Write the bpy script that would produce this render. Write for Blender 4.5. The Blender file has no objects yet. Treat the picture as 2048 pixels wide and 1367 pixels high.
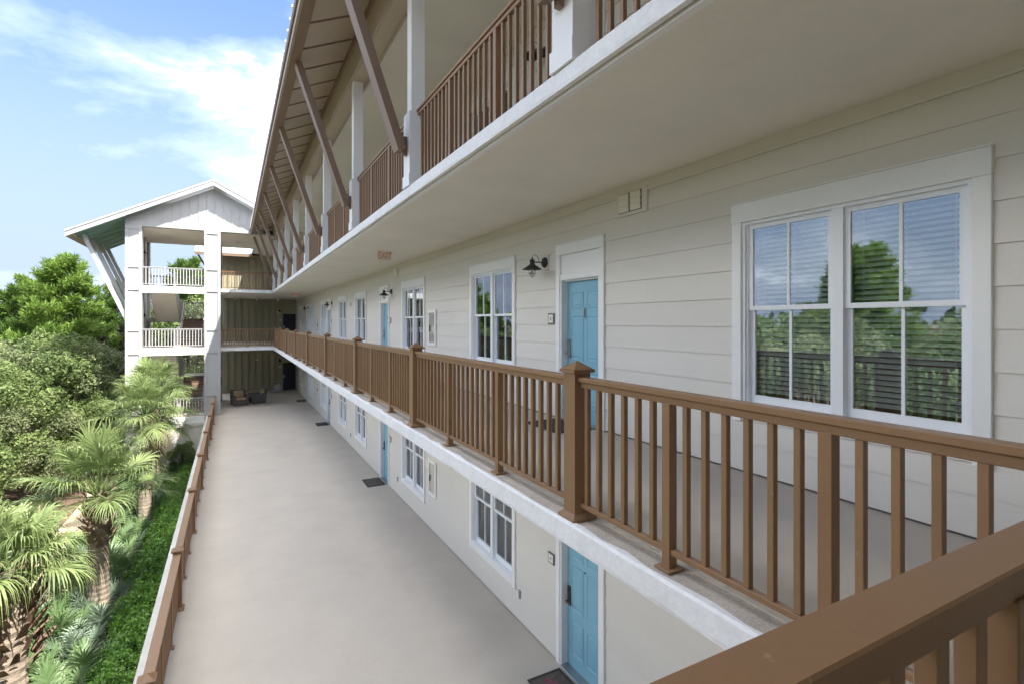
import bpy, bmesh, math, random
import numpy as np
from mathutils import Vector, Matrix

R = math.radians
scene = bpy.context.scene
COL = scene.collection

# ------------------------------------------------------------------ camera
cam_data = bpy.data.cameras.new('camera')
cam_data.sensor_width = 36.0
cam_data.lens = 36.0 * 1040.0 / 2048.0
cam_data.shift_y = -39.5 / 2048.0
cam_data.clip_start = 0.05
cam_data.clip_end = 3000.0
cam = bpy.data.objects.new('camera', cam_data)
COL.objects.link(cam)
cam.location = (0, 0, 0)
cam.rotation_euler = (R(90), 0, -math.atan2(560.0, 1040.0))
scene.camera = cam

# ------------------------------------------------------------------ world: blue sky with clouds overbrightened to fill the shade
LIGHT = Vector((-0.30, 0.60, -1.0)).normalized()          # direction the sunlight travels
SUN_EL = math.asin(-LIGHT.z)
SUN_AZ = math.atan2(-LIGHT.x, -LIGHT.y)                    # clockwise from +Y
world = bpy.data.worlds.new('World')
scene.world = world
world.use_nodes = True
wn, wl = world.node_tree.nodes, world.node_tree.links
wn.clear()
w_out = wn.new('ShaderNodeOutputWorld')
w_bg = wn.new('ShaderNodeBackground')
w_bg.inputs['Strength'].default_value = 0.15
sky = wn.new('ShaderNodeTexSky')
sky.sky_type = 'NISHITA'
sky.sun_disc = False
sky.sun_elevation = SUN_EL
sky.sun_rotation = SUN_AZ
sky.altitude = 1800.0
sky.air_density = 1.0
sky.dust_density = 0.5
sky.ozone_density = 1.8
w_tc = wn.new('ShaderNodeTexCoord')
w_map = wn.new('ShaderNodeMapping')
w_map.inputs['Location'].default_value = (1.015, 19.545, 0.5)  # offset picked for dense cloud out of view, adding fill light
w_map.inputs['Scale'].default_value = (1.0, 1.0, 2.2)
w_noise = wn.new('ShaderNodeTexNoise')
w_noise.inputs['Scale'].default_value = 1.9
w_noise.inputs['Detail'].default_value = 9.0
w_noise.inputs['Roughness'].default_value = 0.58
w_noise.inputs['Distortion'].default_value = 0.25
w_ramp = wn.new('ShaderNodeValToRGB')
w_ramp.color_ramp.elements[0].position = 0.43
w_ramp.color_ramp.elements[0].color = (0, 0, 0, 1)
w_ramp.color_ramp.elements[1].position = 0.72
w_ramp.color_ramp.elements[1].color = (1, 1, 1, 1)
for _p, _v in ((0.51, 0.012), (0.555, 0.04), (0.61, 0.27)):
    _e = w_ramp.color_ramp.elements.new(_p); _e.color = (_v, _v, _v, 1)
w_mix = wn.new('ShaderNodeMix')
w_mix.data_type = 'RGBA'
w_mix.inputs[7].default_value = (32.0, 30.9, 29.0, 1)  # cloud radiance raised beyond natural as added fill light
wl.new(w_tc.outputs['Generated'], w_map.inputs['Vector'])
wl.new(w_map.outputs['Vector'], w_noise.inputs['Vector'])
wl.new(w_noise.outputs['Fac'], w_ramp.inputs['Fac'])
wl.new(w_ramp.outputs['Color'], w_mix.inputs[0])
w_lum = wn.new('ShaderNodeRGBToBW')
w_div = wn.new('ShaderNodeMath'); w_div.operation = 'MULTIPLY_ADD'; w_div.inputs[1].default_value = 1 / 3.4; w_div.inputs[2].default_value = 1.0
w_inv = wn.new('ShaderNodeMath'); w_inv.operation = 'DIVIDE'; w_inv.inputs[0].default_value = 1.0
w_scl = wn.new('ShaderNodeVectorMath'); w_scl.operation = 'SCALE'
wl.new(sky.outputs['Color'], w_lum.inputs[0]); wl.new(w_lum.outputs[0], w_div.inputs[0]); wl.new(w_div.outputs[0], w_inv.inputs[1]); w_inv.inputs[0].default_value = 0.55
wl.new(sky.outputs['Color'], w_scl.inputs[0]); wl.new(w_inv.outputs[0], w_scl.inputs['Scale'])
# pale haze low over the horizon, the same all round
w_sep = wn.new('ShaderNodeSeparateXYZ')
w_abs = wn.new('ShaderNodeMath'); w_abs.operation = 'ABSOLUTE'
w_hz = wn.new('ShaderNodeMapRange'); w_hz.interpolation_type = 'SMOOTHSTEP'
w_hz.inputs[1].default_value = 0.0; w_hz.inputs[2].default_value = 0.55; w_hz.inputs[3].default_value = 1.0; w_hz.inputs[4].default_value = 0.0
w_hmix = wn.new('ShaderNodeMix'); w_hmix.data_type = 'RGBA'; w_hmix.inputs[7].default_value = (0.72, 0.88, 1.20, 1)
wl.new(w_tc.outputs['Generated'], w_sep.inputs[0]); wl.new(w_sep.outputs['Z'], w_abs.inputs[0]); wl.new(w_abs.outputs[0], w_hz.inputs[0])
wl.new(w_hz.outputs[0], w_hmix.inputs[0]); wl.new(w_scl.outputs[0], w_hmix.inputs[6])
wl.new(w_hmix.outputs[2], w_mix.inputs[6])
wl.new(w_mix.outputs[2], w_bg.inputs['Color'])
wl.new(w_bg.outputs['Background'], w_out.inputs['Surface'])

# ------------------------------------------------------------------ sun
sun_data = bpy.data.lights.new('sun', 'SUN')
sun_data.energy = 2.0
sun_data.angle = R(0.5)
sun_data.color = (1.0, 0.95, 0.87)
sun = bpy.data.objects.new('sun', sun_data)
COL.objects.link(sun)
sun.location = (30, -60, 80)
sun.rotation_euler = LIGHT.to_track_quat('-Z', 'Y').to_euler()

scene.cycles.diffuse_bounces = 7
scene.cycles.max_bounces = 14
scene.cycles.transparent_max_bounces = 16
scene.view_settings.view_transform = 'Standard'
scene.view_settings.look = 'None'
scene.view_settings.gamma = 1.0
scene.view_settings.use_curve_mapping = False
scene.view_settings.exposure = 2.66

# ------------------------------------------------------------------ material helpers
def new_mat(name):
    m = bpy.data.materials.new(name)
    m.use_nodes = True
    nt = m.node_tree
    return m, nt.nodes, nt.links, nt.nodes['Principled BSDF']

def vmul(nodes, links, col_socket, fac_socket):
    mx = nodes.new('ShaderNodeMix'); mx.data_type = 'RGBA'; mx.blend_type = 'MULTIPLY'
    mx.inputs[0].default_value = 1.0
    links.new(col_socket, mx.inputs[6]); links.new(fac_socket, mx.inputs[7])
    return mx.outputs[2]

def paint(name, col, rough=0.5, var=0.06, scale=3.0, speck=0.03, bump=0.0, bscale=60.0, rnd=0.0, stretch=(1, 1, 1), dirt=0.0, spec=0.4):
    """painted / mineral surface: soft large variation, fine speckle, optional grain relief and per-object variation"""
    m, n, l, p = new_mat(name)
    tc = n.new('ShaderNodeTexCoord')
    geo = n.new('ShaderNodeNewGeometry')
    mp = n.new('ShaderNodeMapping'); mp.inputs['Scale'].default_value = stretch
    l.new(geo.outputs['Position'], mp.inputs['Vector'])
    n1 = n.new('ShaderNodeTexNoise'); n1.inputs['Scale'].default_value = scale; n1.inputs['Detail'].default_value = 6; n1.inputs['Roughness'].default_value = 0.6
    n2 = n.new('ShaderNodeTexNoise'); n2.inputs['Scale'].default_value = bscale; n2.inputs['Detail'].default_value = 3
    l.new(mp.outputs['Vector'], n1.inputs['Vector']); l.new(mp.outputs['Vector'], n2.inputs['Vector'])
    r1 = n.new('ShaderNodeMapRange'); r1.inputs[1].default_value = 0.3; r1.inputs[2].default_value = 0.7
    r1.inputs[3].default_value = 1 - var; r1.inputs[4].default_value = 1 + var
    r2 = n.new('ShaderNodeMapRange'); r2.inputs[1].default_value = 0.3; r2.inputs[2].default_value = 0.7
    r2.inputs[3].default_value = 1 - speck; r2.inputs[4].default_value = 1 + speck
    l.new(n1.outputs['Fac'], r1.inputs[0]); l.new(n2.outputs['Fac'], r2.inputs[0])
    mm = n.new('ShaderNodeMath'); mm.operation = 'MULTIPLY'
    l.new(r1.outputs[0], mm.inputs[0]); l.new(r2.outputs[0], mm.inputs[1])
    fac = mm.outputs[0]
    if rnd:
        oi = n.new('ShaderNodeObjectInfo')
        r3 = n.new('ShaderNodeMapRange'); r3.inputs[3].default_value = 1 - rnd; r3.inputs[4].default_value = 1 + rnd
        l.new(oi.outputs['Random'], r3.inputs[0])
        m3 = n.new('ShaderNodeMath'); m3.operation = 'MULTIPLY'
        l.new(fac, m3.inputs[0]); l.new(r3.outputs[0], m3.inputs[1]); fac = m3.outputs[0]
    rgb = n.new('ShaderNodeRGB'); rgb.outputs[0].default_value = (*col, 1)
    vm = n.new('ShaderNodeVectorMath'); vm.operation = 'SCALE'
    l.new(rgb.outputs[0], vm.inputs[0]); l.new(fac, vm.inputs['Scale'])
    out = vm.outputs[0]
    if dirt:
        n4 = n.new('ShaderNodeTexNoise'); n4.inputs['Scale'].default_value = 1.3; n4.inputs['Detail'].default_value = 8; n4.inputs['Roughness'].default_value = 0.7
        l.new(mp.outputs['Vector'], n4.inputs['Vector'])
        r4 = n.new('ShaderNodeMapRange'); r4.inputs[1].default_value = 0.52; r4.inputs[2].default_value = 0.72; r4.inputs[3].default_value = 0; r4.inputs[4].default_value = dirt
        l.new(n4.outputs['Fac'], r4.inputs[0])
        mx = n.new('ShaderNodeMix'); mx.data_type = 'RGBA'
        mx.inputs[7].default_value = (col[0] * 0.55, col[1] * 0.52, col[2] * 0.47, 1)
        l.new(r4.outputs[0], mx.inputs[0]); l.new(out, mx.inputs[6]); out = mx.outputs[2]
    l.new(out, p.inputs['Base Color'])
    p.inputs['Roughness'].default_value = rough
    p.inputs['Specular IOR Level'].default_value = spec
    if bump:
        b = n.new('ShaderNodeBump'); b.inputs['Strength'].default_value = bump; b.inputs['Distance'].default_value = 0.01
        l.new(n2.outputs['Fac'], b.inputs['Height']); l.new(b.outputs['Normal'], p.inputs['Normal'])
    return m

def leafy(name, col, col2, trans=0.3, rough=0.55, spec=0.25):
    """leaf surface: each leaf its own tone, some light through the blade"""
    m, n, l, p = new_mat(name)
    geo = n.new('ShaderNodeNewGeometry')
    oi = n.new('ShaderNodeObjectInfo')
    mx = n.new('ShaderNodeMix'); mx.data_type = 'RGBA'
    mx.inputs[6].default_value = (*col, 1); mx.inputs[7].default_value = (*col2, 1)
    ns = n.new('ShaderNodeTexNoise'); ns.inputs['Scale'].default_value = 0.55; ns.inputs['Detail'].default_value = 3
    l.new(geo.outputs['Position'], ns.inputs['Vector'])
    a = n.new('ShaderNodeMath'); a.operation = 'MULTIPLY_ADD'; a.inputs[1].default_value = 0.6; a.use_clamp = True
    ms = n.new('ShaderNodeMapRange'); ms.inputs[1].default_value = 0.35; ms.inputs[2].default_value = 0.65; ms.inputs[3].default_value = 0.0; ms.inputs[4].default_value = 0.4
    l.new(ns.outputs['Fac'], ms.inputs[0])
    l.new(geo.outputs['Random Per Island'], a.inputs[0]); l.new(ms.outputs[0], a.inputs[2])
    l.new(a.outputs[0], mx.inputs[0])
    l.new(mx.outputs[2], p.inputs['Base Color'])
    p.inputs['Roughness'].default_value = rough
    p.inputs['Specular IOR Level'].default_value = spec
    tr = n.new('ShaderNodeBsdfTranslucent')
    l.new(mx.outputs[2], tr.inputs['Color'])
    ms2 = n.new('ShaderNodeMixShader'); ms2.inputs[0].default_value = trans
    out = n['Material Output']
    l.new(p.outputs[0], ms2.inputs[1]); l.new(tr.outputs[0], ms2.inputs[2]); l.new(ms2.outputs[0], out.inputs['Surface'])
    return m

M = {}
M['siding'] = paint('siding_paint', (0.70, 0.67, 0.62), 0.6, 0.025, 1.2, 0.02, 0.10, 90, rnd=0.018, stretch=(1, 0.25, 1))
M['white'] = paint('white_trim_paint', (0.83, 0.83, 0.82), 0.45, 0.03, 2.0, 0.015)
M['white_rough'] = paint('white_weathered_paint', (0.80, 0.80, 0.80), 0.65, 0.05, 2.5, 0.05, 0.35, 25, dirt=0.22)
M['vinyl'] = paint('white_vinyl', (0.82, 0.84, 0.87), 0.35, 0.02, 2.0, 0.01)
M['brown'] = paint('brown_aluminium', (0.260, 0.150, 0.077), 0.42, 0.05, 2.5, 0.03, dirt=0.10, rnd=0.04)
def scuffed(m, tone, thr=0.70):
    n, l = m.node_tree.nodes, m.node_tree.links
    p = n['Principled BSDF']; src = p.inputs['Base Color'].links[0].from_socket
    g = n.new('ShaderNodeNewGeometry')
    mp = n.new('ShaderNodeMapping'); mp.inputs['Scale'].default_value = (1, 1, 0.35)
    a = n.new('ShaderNodeTexNoise'); a.inputs['Scale'].default_value = 38; a.inputs['Detail'].default_value = 2
    l.new(g.outputs['Position'], mp.inputs['Vector']); l.new(mp.outputs['Vector'], a.inputs['Vector'])
    r = n.new('ShaderNodeMapRange'); r.inputs[1].default_value = thr; r.inputs[2].default_value = thr + 0.04; r.inputs[4].default_value = 0.55
    l.new(a.outputs['Fac'], r.inputs[0])
    x = n.new('ShaderNodeMix'); x.data_type = 'RGBA'; x.inputs[7].default_value = (*tone, 1)
    l.new(r.outputs[0], x.inputs[0]); l.new(src, x.inputs[6]); l.new(x.outputs[2], p.inputs['Base Color'])
scuffed(M['brown'], (0.40, 0.29, 0.20), 0.73)
M['brown_roof'] = paint('taupe_brown_paint', (0.24, 0.165, 0.115), 0.5, 0.05, 2.0, 0.03, rnd=0.03)
M['tan_trim'] = paint('tan_fascia_paint', (0.42, 0.36, 0.29), 0.5, 0.04, 2.0, 0.02)
M['soffit'] = paint('soffit_panel_paint', (0.50, 0.42, 0.34), 0.6, 0.04, 2.0, 0.03, rnd=0.03)
M['ceiling'] = paint('beige_ceiling_stucco', (0.80, 0.77, 0.695), 0.75, 0.05, 0.8, 0.02, 0.12, 45, dirt=0.07)
M['deck'] = paint('deck_concrete', (0.545, 0.495, 0.43), 0.7, 0.06, 0.9, 0.06, 0.25, 120, dirt=0.10)
M['slab_edge'] = paint('rough_concrete', (0.52, 0.46, 0.39), 0.85, 0.12, 4.0, 0.16, 0.5, 70)
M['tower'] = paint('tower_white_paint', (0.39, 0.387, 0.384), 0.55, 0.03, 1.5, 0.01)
M['blue'] = paint('blue_door_paint', (0.225, 0.455, 0.580), 0.4, 0.03, 2.0, 0.015)
M['navy'] = paint('navy_door_paint', (0.024, 0.026, 0.040), 0.4, 0.05, 2.0, 0.02)
M['olive'] = paint('olive_board_paint', (0.37, 0.350, 0.245), 0.65, 0.05, 1.5, 0.03, rnd=0.05, stretch=(1, 1, 0.3))
M['teal'] = paint('teal_soffit_metal', (0.20, 0.37, 0.33), 0.5, 0.05, 1.5, 0.02, rnd=0.04)
M['metal_roof'] = paint('galvalume_roof', (0.50, 0.52, 0.54), 0.35, 0.06, 1.5, 0.03)
M['stucco'] = paint('stucco', (0.60, 0.585, 0.54), 0.85, 0.10, 0.9, 0.04, 0.3, 60, dirt=0.25)
M['black'] = paint('black_iron', (0.030, 0.028, 0.027), 0.45, 0.1, 6.0, 0.05)
M['steel'] = paint('brushed_steel', (0.45, 0.45, 0.45), 0.3, 0.05, 6.0, 0.03); M['steel'].node_tree.nodes['Principled BSDF'].inputs['Metallic'].default_value = 0.9
M['bronze'] = paint('dark_bronze', (0.10, 0.085, 0.07), 0.35, 0.05, 6.0, 0.03); M['bronze'].node_tree.nodes['Principled BSDF'].inputs['Metallic'].default_value = 0.6
M['tread'] = paint('brown_stair_tread', (0.20, 0.135, 0.10), 0.7, 0.08, 3.0, 0.04)
M['grate'] = paint('painted_grey', (0.42, 0.41, 0.40), 0.6, 0.05, 3.0, 0.03)
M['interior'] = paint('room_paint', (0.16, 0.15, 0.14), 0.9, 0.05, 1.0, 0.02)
M['slat'] = paint('blind_slat', (0.85, 0.84, 0.80), 0.5, 0.03, 2.0, 0.02)
M['exit_face'] = paint('exit_sign_face', (0.76, 0.68, 0.60), 0.5, 0.03, 4, 0.02)
M['red'] = paint('faded_red_letters', (0.68, 0.34, 0.28), 0.5, 0.05, 9, 0.04)
M['cream'] = paint('cream_plastic', (0.80, 0.77, 0.68), 0.5, 0.03, 4, 0.02)
M['plaque_face'] = paint('plaque_face', (0.74, 0.73, 0.70), 0.5, 0.02, 9, 0.02)
M['plaque_mark'] = paint('plaque_grey_mark', (0.42, 0.41, 0.40), 0.5, 0.02, 9, 0.02)
M['plaque_frame'] = paint('plaque_frame', (0.17, 0.15, 0.13), 0.5, 0.05, 9, 0.03)
M['mat'] = paint('coir_mat', (0.125, 0.100, 0.082), 0.95, 0.25, 9.0, 0.25, 0.6, 140)
M['mat_dark'] = paint('rubber_mat', (0.06, 0.055, 0.052), 0.9, 0.2, 9.0, 0.2, 0.5, 140)
M['petal'] = paint('printed_pink_petals', (0.27, 0.085, 0.115), 0.95, 0.2, 14, 0.25, 0.4, 140)
M['wicker'] = paint('grey_wicker', (0.105, 0.095, 0.088), 0.75, 0.12, 9.0, 0.22, 0.8, 110)
M['cushion'] = paint('mustard_cushion', (0.40, 0.30, 0.17), 0.9, 0.08, 5.0, 0.05, 0.3, 90)
M['bag'] = paint('pale_grey_stone', (0.40, 0.40, 0.42), 0.7, 0.25, 9.0, 0.1, 0.5, 25)
M['soil'] = paint('garden_mulch', (0.125, 0.082, 0.055), 0.95, 0.30, 0.9, 0.35, 0.9, 18)
M['sand'] = paint('sandy_path', (0.55, 0.43, 0.30), 0.95, 0.12, 0.8, 0.10, 0.5, 25)
M['bark'] = paint('grey_bark', (0.16, 0.13, 0.105), 0.9, 0.2, 2.5, 0.2, 0.8, 20, stretch=(3, 3, 0.6))
M['palm_bark'] = paint('palm_trunk_bark', (0.30, 0.245, 0.19), 0.9, 0.18, 5.0, 0.30, 1.0, 14, stretch=(1, 1, 4.5))
M['boot'] = paint('dry_leaf_base', (0.20, 0.135, 0.092), 0.85, 0.2, 5.0, 0.2, 0.6, 30, rnd=0.3)
M['palm_leaf'] = leafy('palm_leaf', (0.110, 0.175, 0.060), (0.285, 0.350, 0.140), 0.32, 0.5, 0.35)
M['palm_dry'] = leafy('dry_palm_leaf', (0.22, 0.17, 0.09), (0.33, 0.27, 0.15), 0.2)
M['palmetto'] = leafy('palmetto_leaf', (0.080, 0.150, 0.050), (0.200, 0.285, 0.130), 0.25, 0.45, 0.45)
M['palmetto_blue'] = leafy('silver_palmetto_leaf', (0.130, 0.190, 0.130), (0.270, 0.340, 0.250), 0.22, 0.45, 0.45)
M['hedge'] = leafy('hedge_leaf', (0.080, 0.205, 0.028), (0.240, 0.440, 0.070), 0.25, 0.4, 0.5)
M['hedge_core'] = paint('hedge_twigs', (0.035, 0.05, 0.02), 0.95, 0.3, 4.0, 0.3)
M['oak'] = leafy('oak_leaf', (0.050, 0.095, 0.028), (0.240, 0.300, 0.105), 0.36)
M['grey_oak'] = leafy('grey_green_leaf', (0.085, 0.120, 0.050), (0.330, 0.370, 0.190), 0.36)
M['cypress'] = leafy('bright_feathery_leaf', (0.085, 0.160, 0.028), (0.225, 0.335, 0.065), 0.35)
M['pine'] = leafy('pine_needles', (0.050, 0.105, 0.022), (0.140, 0.225, 0.045), 0.3)
M['red_leaf'] = leafy('dark_bronze_leaf', (0.022, 0.035, 0.022), (0.085, 0.070, 0.045), 0.2)
M['far'] = leafy('far_leaf', (0.05, 0.09, 0.03), (0.13, 0.18, 0.07), 0.2)

def glass_mat():
    m = bpy.data.materials.new('window_glass'); m.use_nodes = True
    n, l = m.node_tree.nodes, m.node_tree.links
    n.remove(n['Principled BSDF'])
    tr = n.new('ShaderNodeBsdfTransparent'); tr.inputs['Color'].default_value = (0.80, 0.85, 0.84, 1)
    gl = n.new('ShaderNodeBsdfGlossy'); gl.inputs['Roughness'].default_value = 0.004
    gl.inputs['Color'].default_value = (0.93, 0.96, 1, 1)
    fr = n.new('ShaderNodeFresnel'); fr.inputs['IOR'].default_value = 1.52
    mr = n.new('ShaderNodeMapRange'); mr.inputs[1].default_value = 0.0; mr.inputs[2].default_value = 1.0; mr.inputs[3].default_value = 0.15; mr.inputs[4].default_value = 1.0
    ns = n.new('ShaderNodeTexNoise'); ns.inputs['Scale'].default_value = 1.4
    bp = n.new('ShaderNodeBump'); bp.inputs['Strength'].default_value = 0.02; bp.inputs['Distance'].default_value = 0.02
    l.new(ns.outputs['Fac'], bp.inputs['Height']); l.new(bp.outputs['Normal'], gl.inputs['Normal'])
    mx = n.new('ShaderNodeMixShader')
    l.new(fr.outputs[0], mr.inputs[0]); l.new(mr.outputs[0], mx.inputs[0]); l.new(tr.outputs[0], mx.inputs[1]); l.new(gl.outputs[0], mx.inputs[2])
    l.new(mx.outputs[0], n['Material Output'].inputs['Surface'])
    return m
M['glass'] = glass_mat()
def lamp_glass():
    m = bpy.data.materials.new('lamp_glass'); m.use_nodes = True
    n, l = m.node_tree.nodes, m.node_tree.links
    n.remove(n['Principled BSDF'])
    tr = n.new('ShaderNodeBsdfTransparent'); gl = n.new('ShaderNodeBsdfGlossy'); gl.inputs['Roughness'].default_value = 0.05
    mx = n.new('ShaderNodeMixShader'); mx.inputs[0].default_value = 0.25
    l.new(tr.outputs[0], mx.inputs[1]); l.new(gl.outputs[0], mx.inputs[2]); l.new(mx.outputs[0], n['Material Output'].inputs['Surface'])
    return m
M['lamp_glass'] = lamp_glass()

# ------------------------------------------------------------------ object helpers
ORG = {}
def org(o):
    return ORG.get(o.name, Vector((0, 0, 0))) if o is not None else Vector((0, 0, 0))

def thing(name, label, cat, loc=(0, 0, 0), group=None, kind=None, rotz=0):
    o = bpy.data.objects.new(name, None)
    o.empty_display_size = 0.2
    COL.objects.link(o)
    o.location = loc
    o.rotation_euler = (0, 0, rotz)
    tag(o, label, cat, group, kind)
    ORG[o.name] = Vector(loc)
    return o

def tag(o, label=None, cat=None, group=None, kind=None):
    if label: o['label'] = label
    if cat: o['category'] = cat
    if group: o['group'] = group
    if kind: o['kind'] = kind
    return o

def link(name, mesh, parent=None, at=(0, 0, 0), rot=None, kind=None):
    """at is in world space as long as no ancestor is rotated"""
    o = bpy.data.objects.new(name, mesh)
    COL.objects.link(o)
    at = Vector(at)
    if parent is not None:
        o.parent = parent
        o.location = at - org(parent)
    else:
        o.location = at
    if rot: o.rotation_euler = rot
    ORG[o.name] = at
    if kind: o['kind'] = kind
    return o

CACHE = {}
def bm_to_mesh(bm, name, mat, smooth=False):
    me = bpy.data.meshes.new(name)
    bm.to_mesh(me); bm.free()
    mats = mat if isinstance(mat, (list, tuple)) else [mat]
    for mm in mats: me.materials.append(M[mm])
    if smooth:
        for p in me.polygons: p.use_smooth = True
    return me

def box_mesh(dx, dy, dz, mat, bevel=0.0):
    key = (round(dx, 4), round(dy, 4), round(dz, 4), mat, bevel)
    if key in CACHE: return CACHE[key]
    bm = bmesh.new()
    bmesh.ops.create_cube(bm, size=1.0)
    bmesh.ops.scale(bm, vec=(dx, dy, dz), verts=bm.verts)
    if bevel:
        bmesh.ops.bevel(bm, geom=bm.edges[:], offset=min(bevel, 0.45 * min(dx, dy, dz)), segments=1, affect='EDGES', profile=0.7)
    CACHE[key] = bm_to_mesh(bm, 'box', mat)
    return CACHE[key]

def box(name, parent, mat, x0, x1, y0, y1, z0, z1, bevel=0.0, kind=None):
    me = box_mesh(x1 - x0, y1 - y0, z1 - z0, mat, bevel)
    return link(name, me, parent, ((x0 + x1) / 2, (y0 + y1) / 2, (z0 + z1) / 2), kind=kind)

class MB:
    """collects boxes, prisms and tubes, links them as one mesh object"""
    def __init__(self): self.bm = bmesh.new()
    def box(self, x0, x1, y0, y1, z0, z1):
        v = [self.bm.verts.new(c) for c in ((x0, y0, z0), (x1, y0, z0), (x1, y1, z0), (x0, y1, z0), (x0, y0, z1), (x1, y0, z1), (x1, y1, z1), (x0, y1, z1))]
        for f in ((0, 3, 2, 1), (4, 5, 6, 7), (0, 1, 5, 4), (1, 2, 6, 5), (2, 3, 7, 6), (3, 0, 4, 7)):
            self.bm.faces.new([v[i] for i in f])
        return self
    def prism(self, pts, d):
        """polygon pts (3D, planar) extruded by vector d"""
        a = [self.bm.verts.new(p) for p in pts]
        b = [self.bm.verts.new(Vector(p) + Vector(d)) for p in pts]
        n = len(pts)
        self.bm.faces.new(a[::-1]); self.bm.faces.new(b)
        for i in range(n): self.bm.faces.new((a[i], a[(i + 1) % n], b[(i + 1) % n], b[i]))
        return self
    def beam(self, p, q, w, h, up=(0, 0, 1)):
        p, q = Vector(p), Vector(q); d = (q - p).normalized()
        s = d.cross(Vector(up)).normalized(); u = s.cross(d).normalized()
        pts = [p + s * w / 2 + u * h / 2, p - s * w / 2 + u * h / 2, p - s * w / 2 - u * h / 2, p + s * w / 2 - u * h / 2]
        return self.prism(pts, q - p)
    def tube(self, pts, r, n=6, r1=None, cap=True):
        pts = [Vector(p) for p in pts]; rings = []
        for i, p in enumerate(pts):
            d = (pts[min(i + 1, len(pts) - 1)] - pts[max(i - 1, 0)]).normalized()
            a = d.cross(Vector((0.31, 0.17, 0.93))).normalized()
            if a.length < 0.1: a = d.cross(Vector((1, 0, 0))).normalized()
            b = d.cross(a)
            rr = r if r1 is None else r + (r1 - r) * i / (len(pts) - 1)
            rings.append([self.bm.verts.new(p + (a * math.cos(2 * math.pi * k / n) + b * math.sin(2 * math.pi * k / n)) * rr) for k in range(n)])
        for i in range(len(pts) - 1):
            for k in range(n):
                self.bm.faces.new((rings[i][k], rings[i][(k + 1) % n], rings[i + 1][(k + 1) % n], rings[i + 1][k]))
        if cap: self.bm.faces.new(rings[0][::-1]); self.bm.faces.new(rings[-1])
        return self
    def lathe(self, prof, n=20, c=(0, 0, 0)):
        rings = []
        for r_, z in prof:
            rings.append([self.bm.verts.new((c[0] + r_ * math.cos(2 * math.pi * k / n), c[1] + r_ * math.sin(2 * math.pi * k / n), c[2] + z)) for k in range(n)])
        for i in range(len(prof) - 1):
            for k in range(n):
                self.bm.faces.new((rings[i][k], rings[i][(k + 1) % n], rings[i + 1][(k + 1) % n], rings[i + 1][k]))
        return self
    def mesh(self, name, mat, smooth=False):
        bmesh.ops.recalc_face_normals(self.bm, faces=self.bm.faces)
        return bm_to_mesh(self.bm, name, mat, smooth)
    def done(self, name, mat, parent=None, at=(0, 0, 0), kind=None, smooth=False):
        at = Vector(at)
        if at.length: bmesh.ops.translate(self.bm, vec=-at, verts=self.bm.verts)
        return link(name, self.mesh(name, mat, smooth), parent, at, kind=kind)

def copy_tree(o, loc, label=None, rotz=None):
    c = o.copy(); COL.objects.link(c); c.location = loc
    if rotz is not None: c.rotation_euler = (0, 0, rotz)
    if label: c['label'] = label
    for ch in o.children:
        d = ch.copy(); COL.objects.link(d); d.parent = c
        for g in ch.children:
            e = g.copy(); COL.objects.link(e); e.parent = d
    return c

def quads_mesh(name, V, mat, tri=False):
    """V: (n,4,3) array of separate quads"""
    n, k = V.shape[0], V.shape[1]
    me = bpy.data.meshes.new(name)
    me.vertices.add(n * k); me.vertices.foreach_set('co', V.reshape(-1).astype(np.float32))
    me.loops.add(n * k); me.loops.foreach_set('vertex_index', np.arange(n * k, dtype=np.int32))
    me.polygons.add(n)
    me.polygons.foreach_set('loop_start', np.arange(0, n * k, k, dtype=np.int32))
    me.polygons.foreach_set('loop_total', np.full(n, k, dtype=np.int32))
    me.update(calc_edges=True); me.validate()
    me.materials.append(M[mat])
    return me

# ------------------------------------------------------------------ levels (camera eye = 0)
F1, F2, F3 = -5.146, -1.45, 1.87            # walking levels
S2, S3, S4 = -1.62, 1.72, 4.95              # soffits of the floor above
XW, XR, XE = 4.38, 2.27, 2.16               # house wall, railing centre line, slab edge
YEND, YSIDE = 43.2, 34.0
GZ = -8.5
Y0 = -6.0
P0, PITCH = 3.19, 3.86                       # first post, spacing
FLOORS = [(F1, S2), (F2, S3), (F3, S4)]

# ------------------------------------------------------------------ ground, path
g = MB(); g.bm.faces.new([g.bm.verts.new(c) for c in ((-1500, -1500, GZ), (1500, -1500, GZ), (1500, 1500, GZ), (-1500, 1500, GZ))])
g.done('ground', 'soil', kind='structure')
pth = MB()
prev = None
for i in range(25):
    y = -4 + i * 2.6
    cx = -5.35 - 0.5 * math.sin(y * 0.12) - max(0, y - 31) * 0.28
    w = 0.95 + 0.15 * math.sin(y * 0.7)
    a, b = pth.bm.verts.new((cx - w, y, GZ + 0.012)), pth.bm.verts.new((cx + w, y, GZ + 0.012))
    if prev: pth.bm.faces.new((prev[0], prev[1], b, a))
    prev = (a, b)
pth.done('path', 'sand', kind='structure')

# ------------------------------------------------------------------ main building
apt = thing('apartment_building', 'long pale grey three-storey walk-up building with lap siding and open walkways', 'building', (XW, 0, GZ))
# ground deck: a raised concrete walkway
dk = MB().box(-1.02, 12.0, Y0, YEND + 0.2, F1 - 0.25, F1)
dk.done('walkway_deck', 'deck', kind='structure', at=(2, 18, F1))
box('deck_kerb', apt, 'stucco', -1.24, -1.02, Y0, 33.2, F1 - 0.35, F1 + 0.02, 0.008)
box('retaining_wall', apt, 'stucco', -1.16, -0.90, Y0, 33.2, GZ - 0.2, F1 - 0.352)

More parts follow.
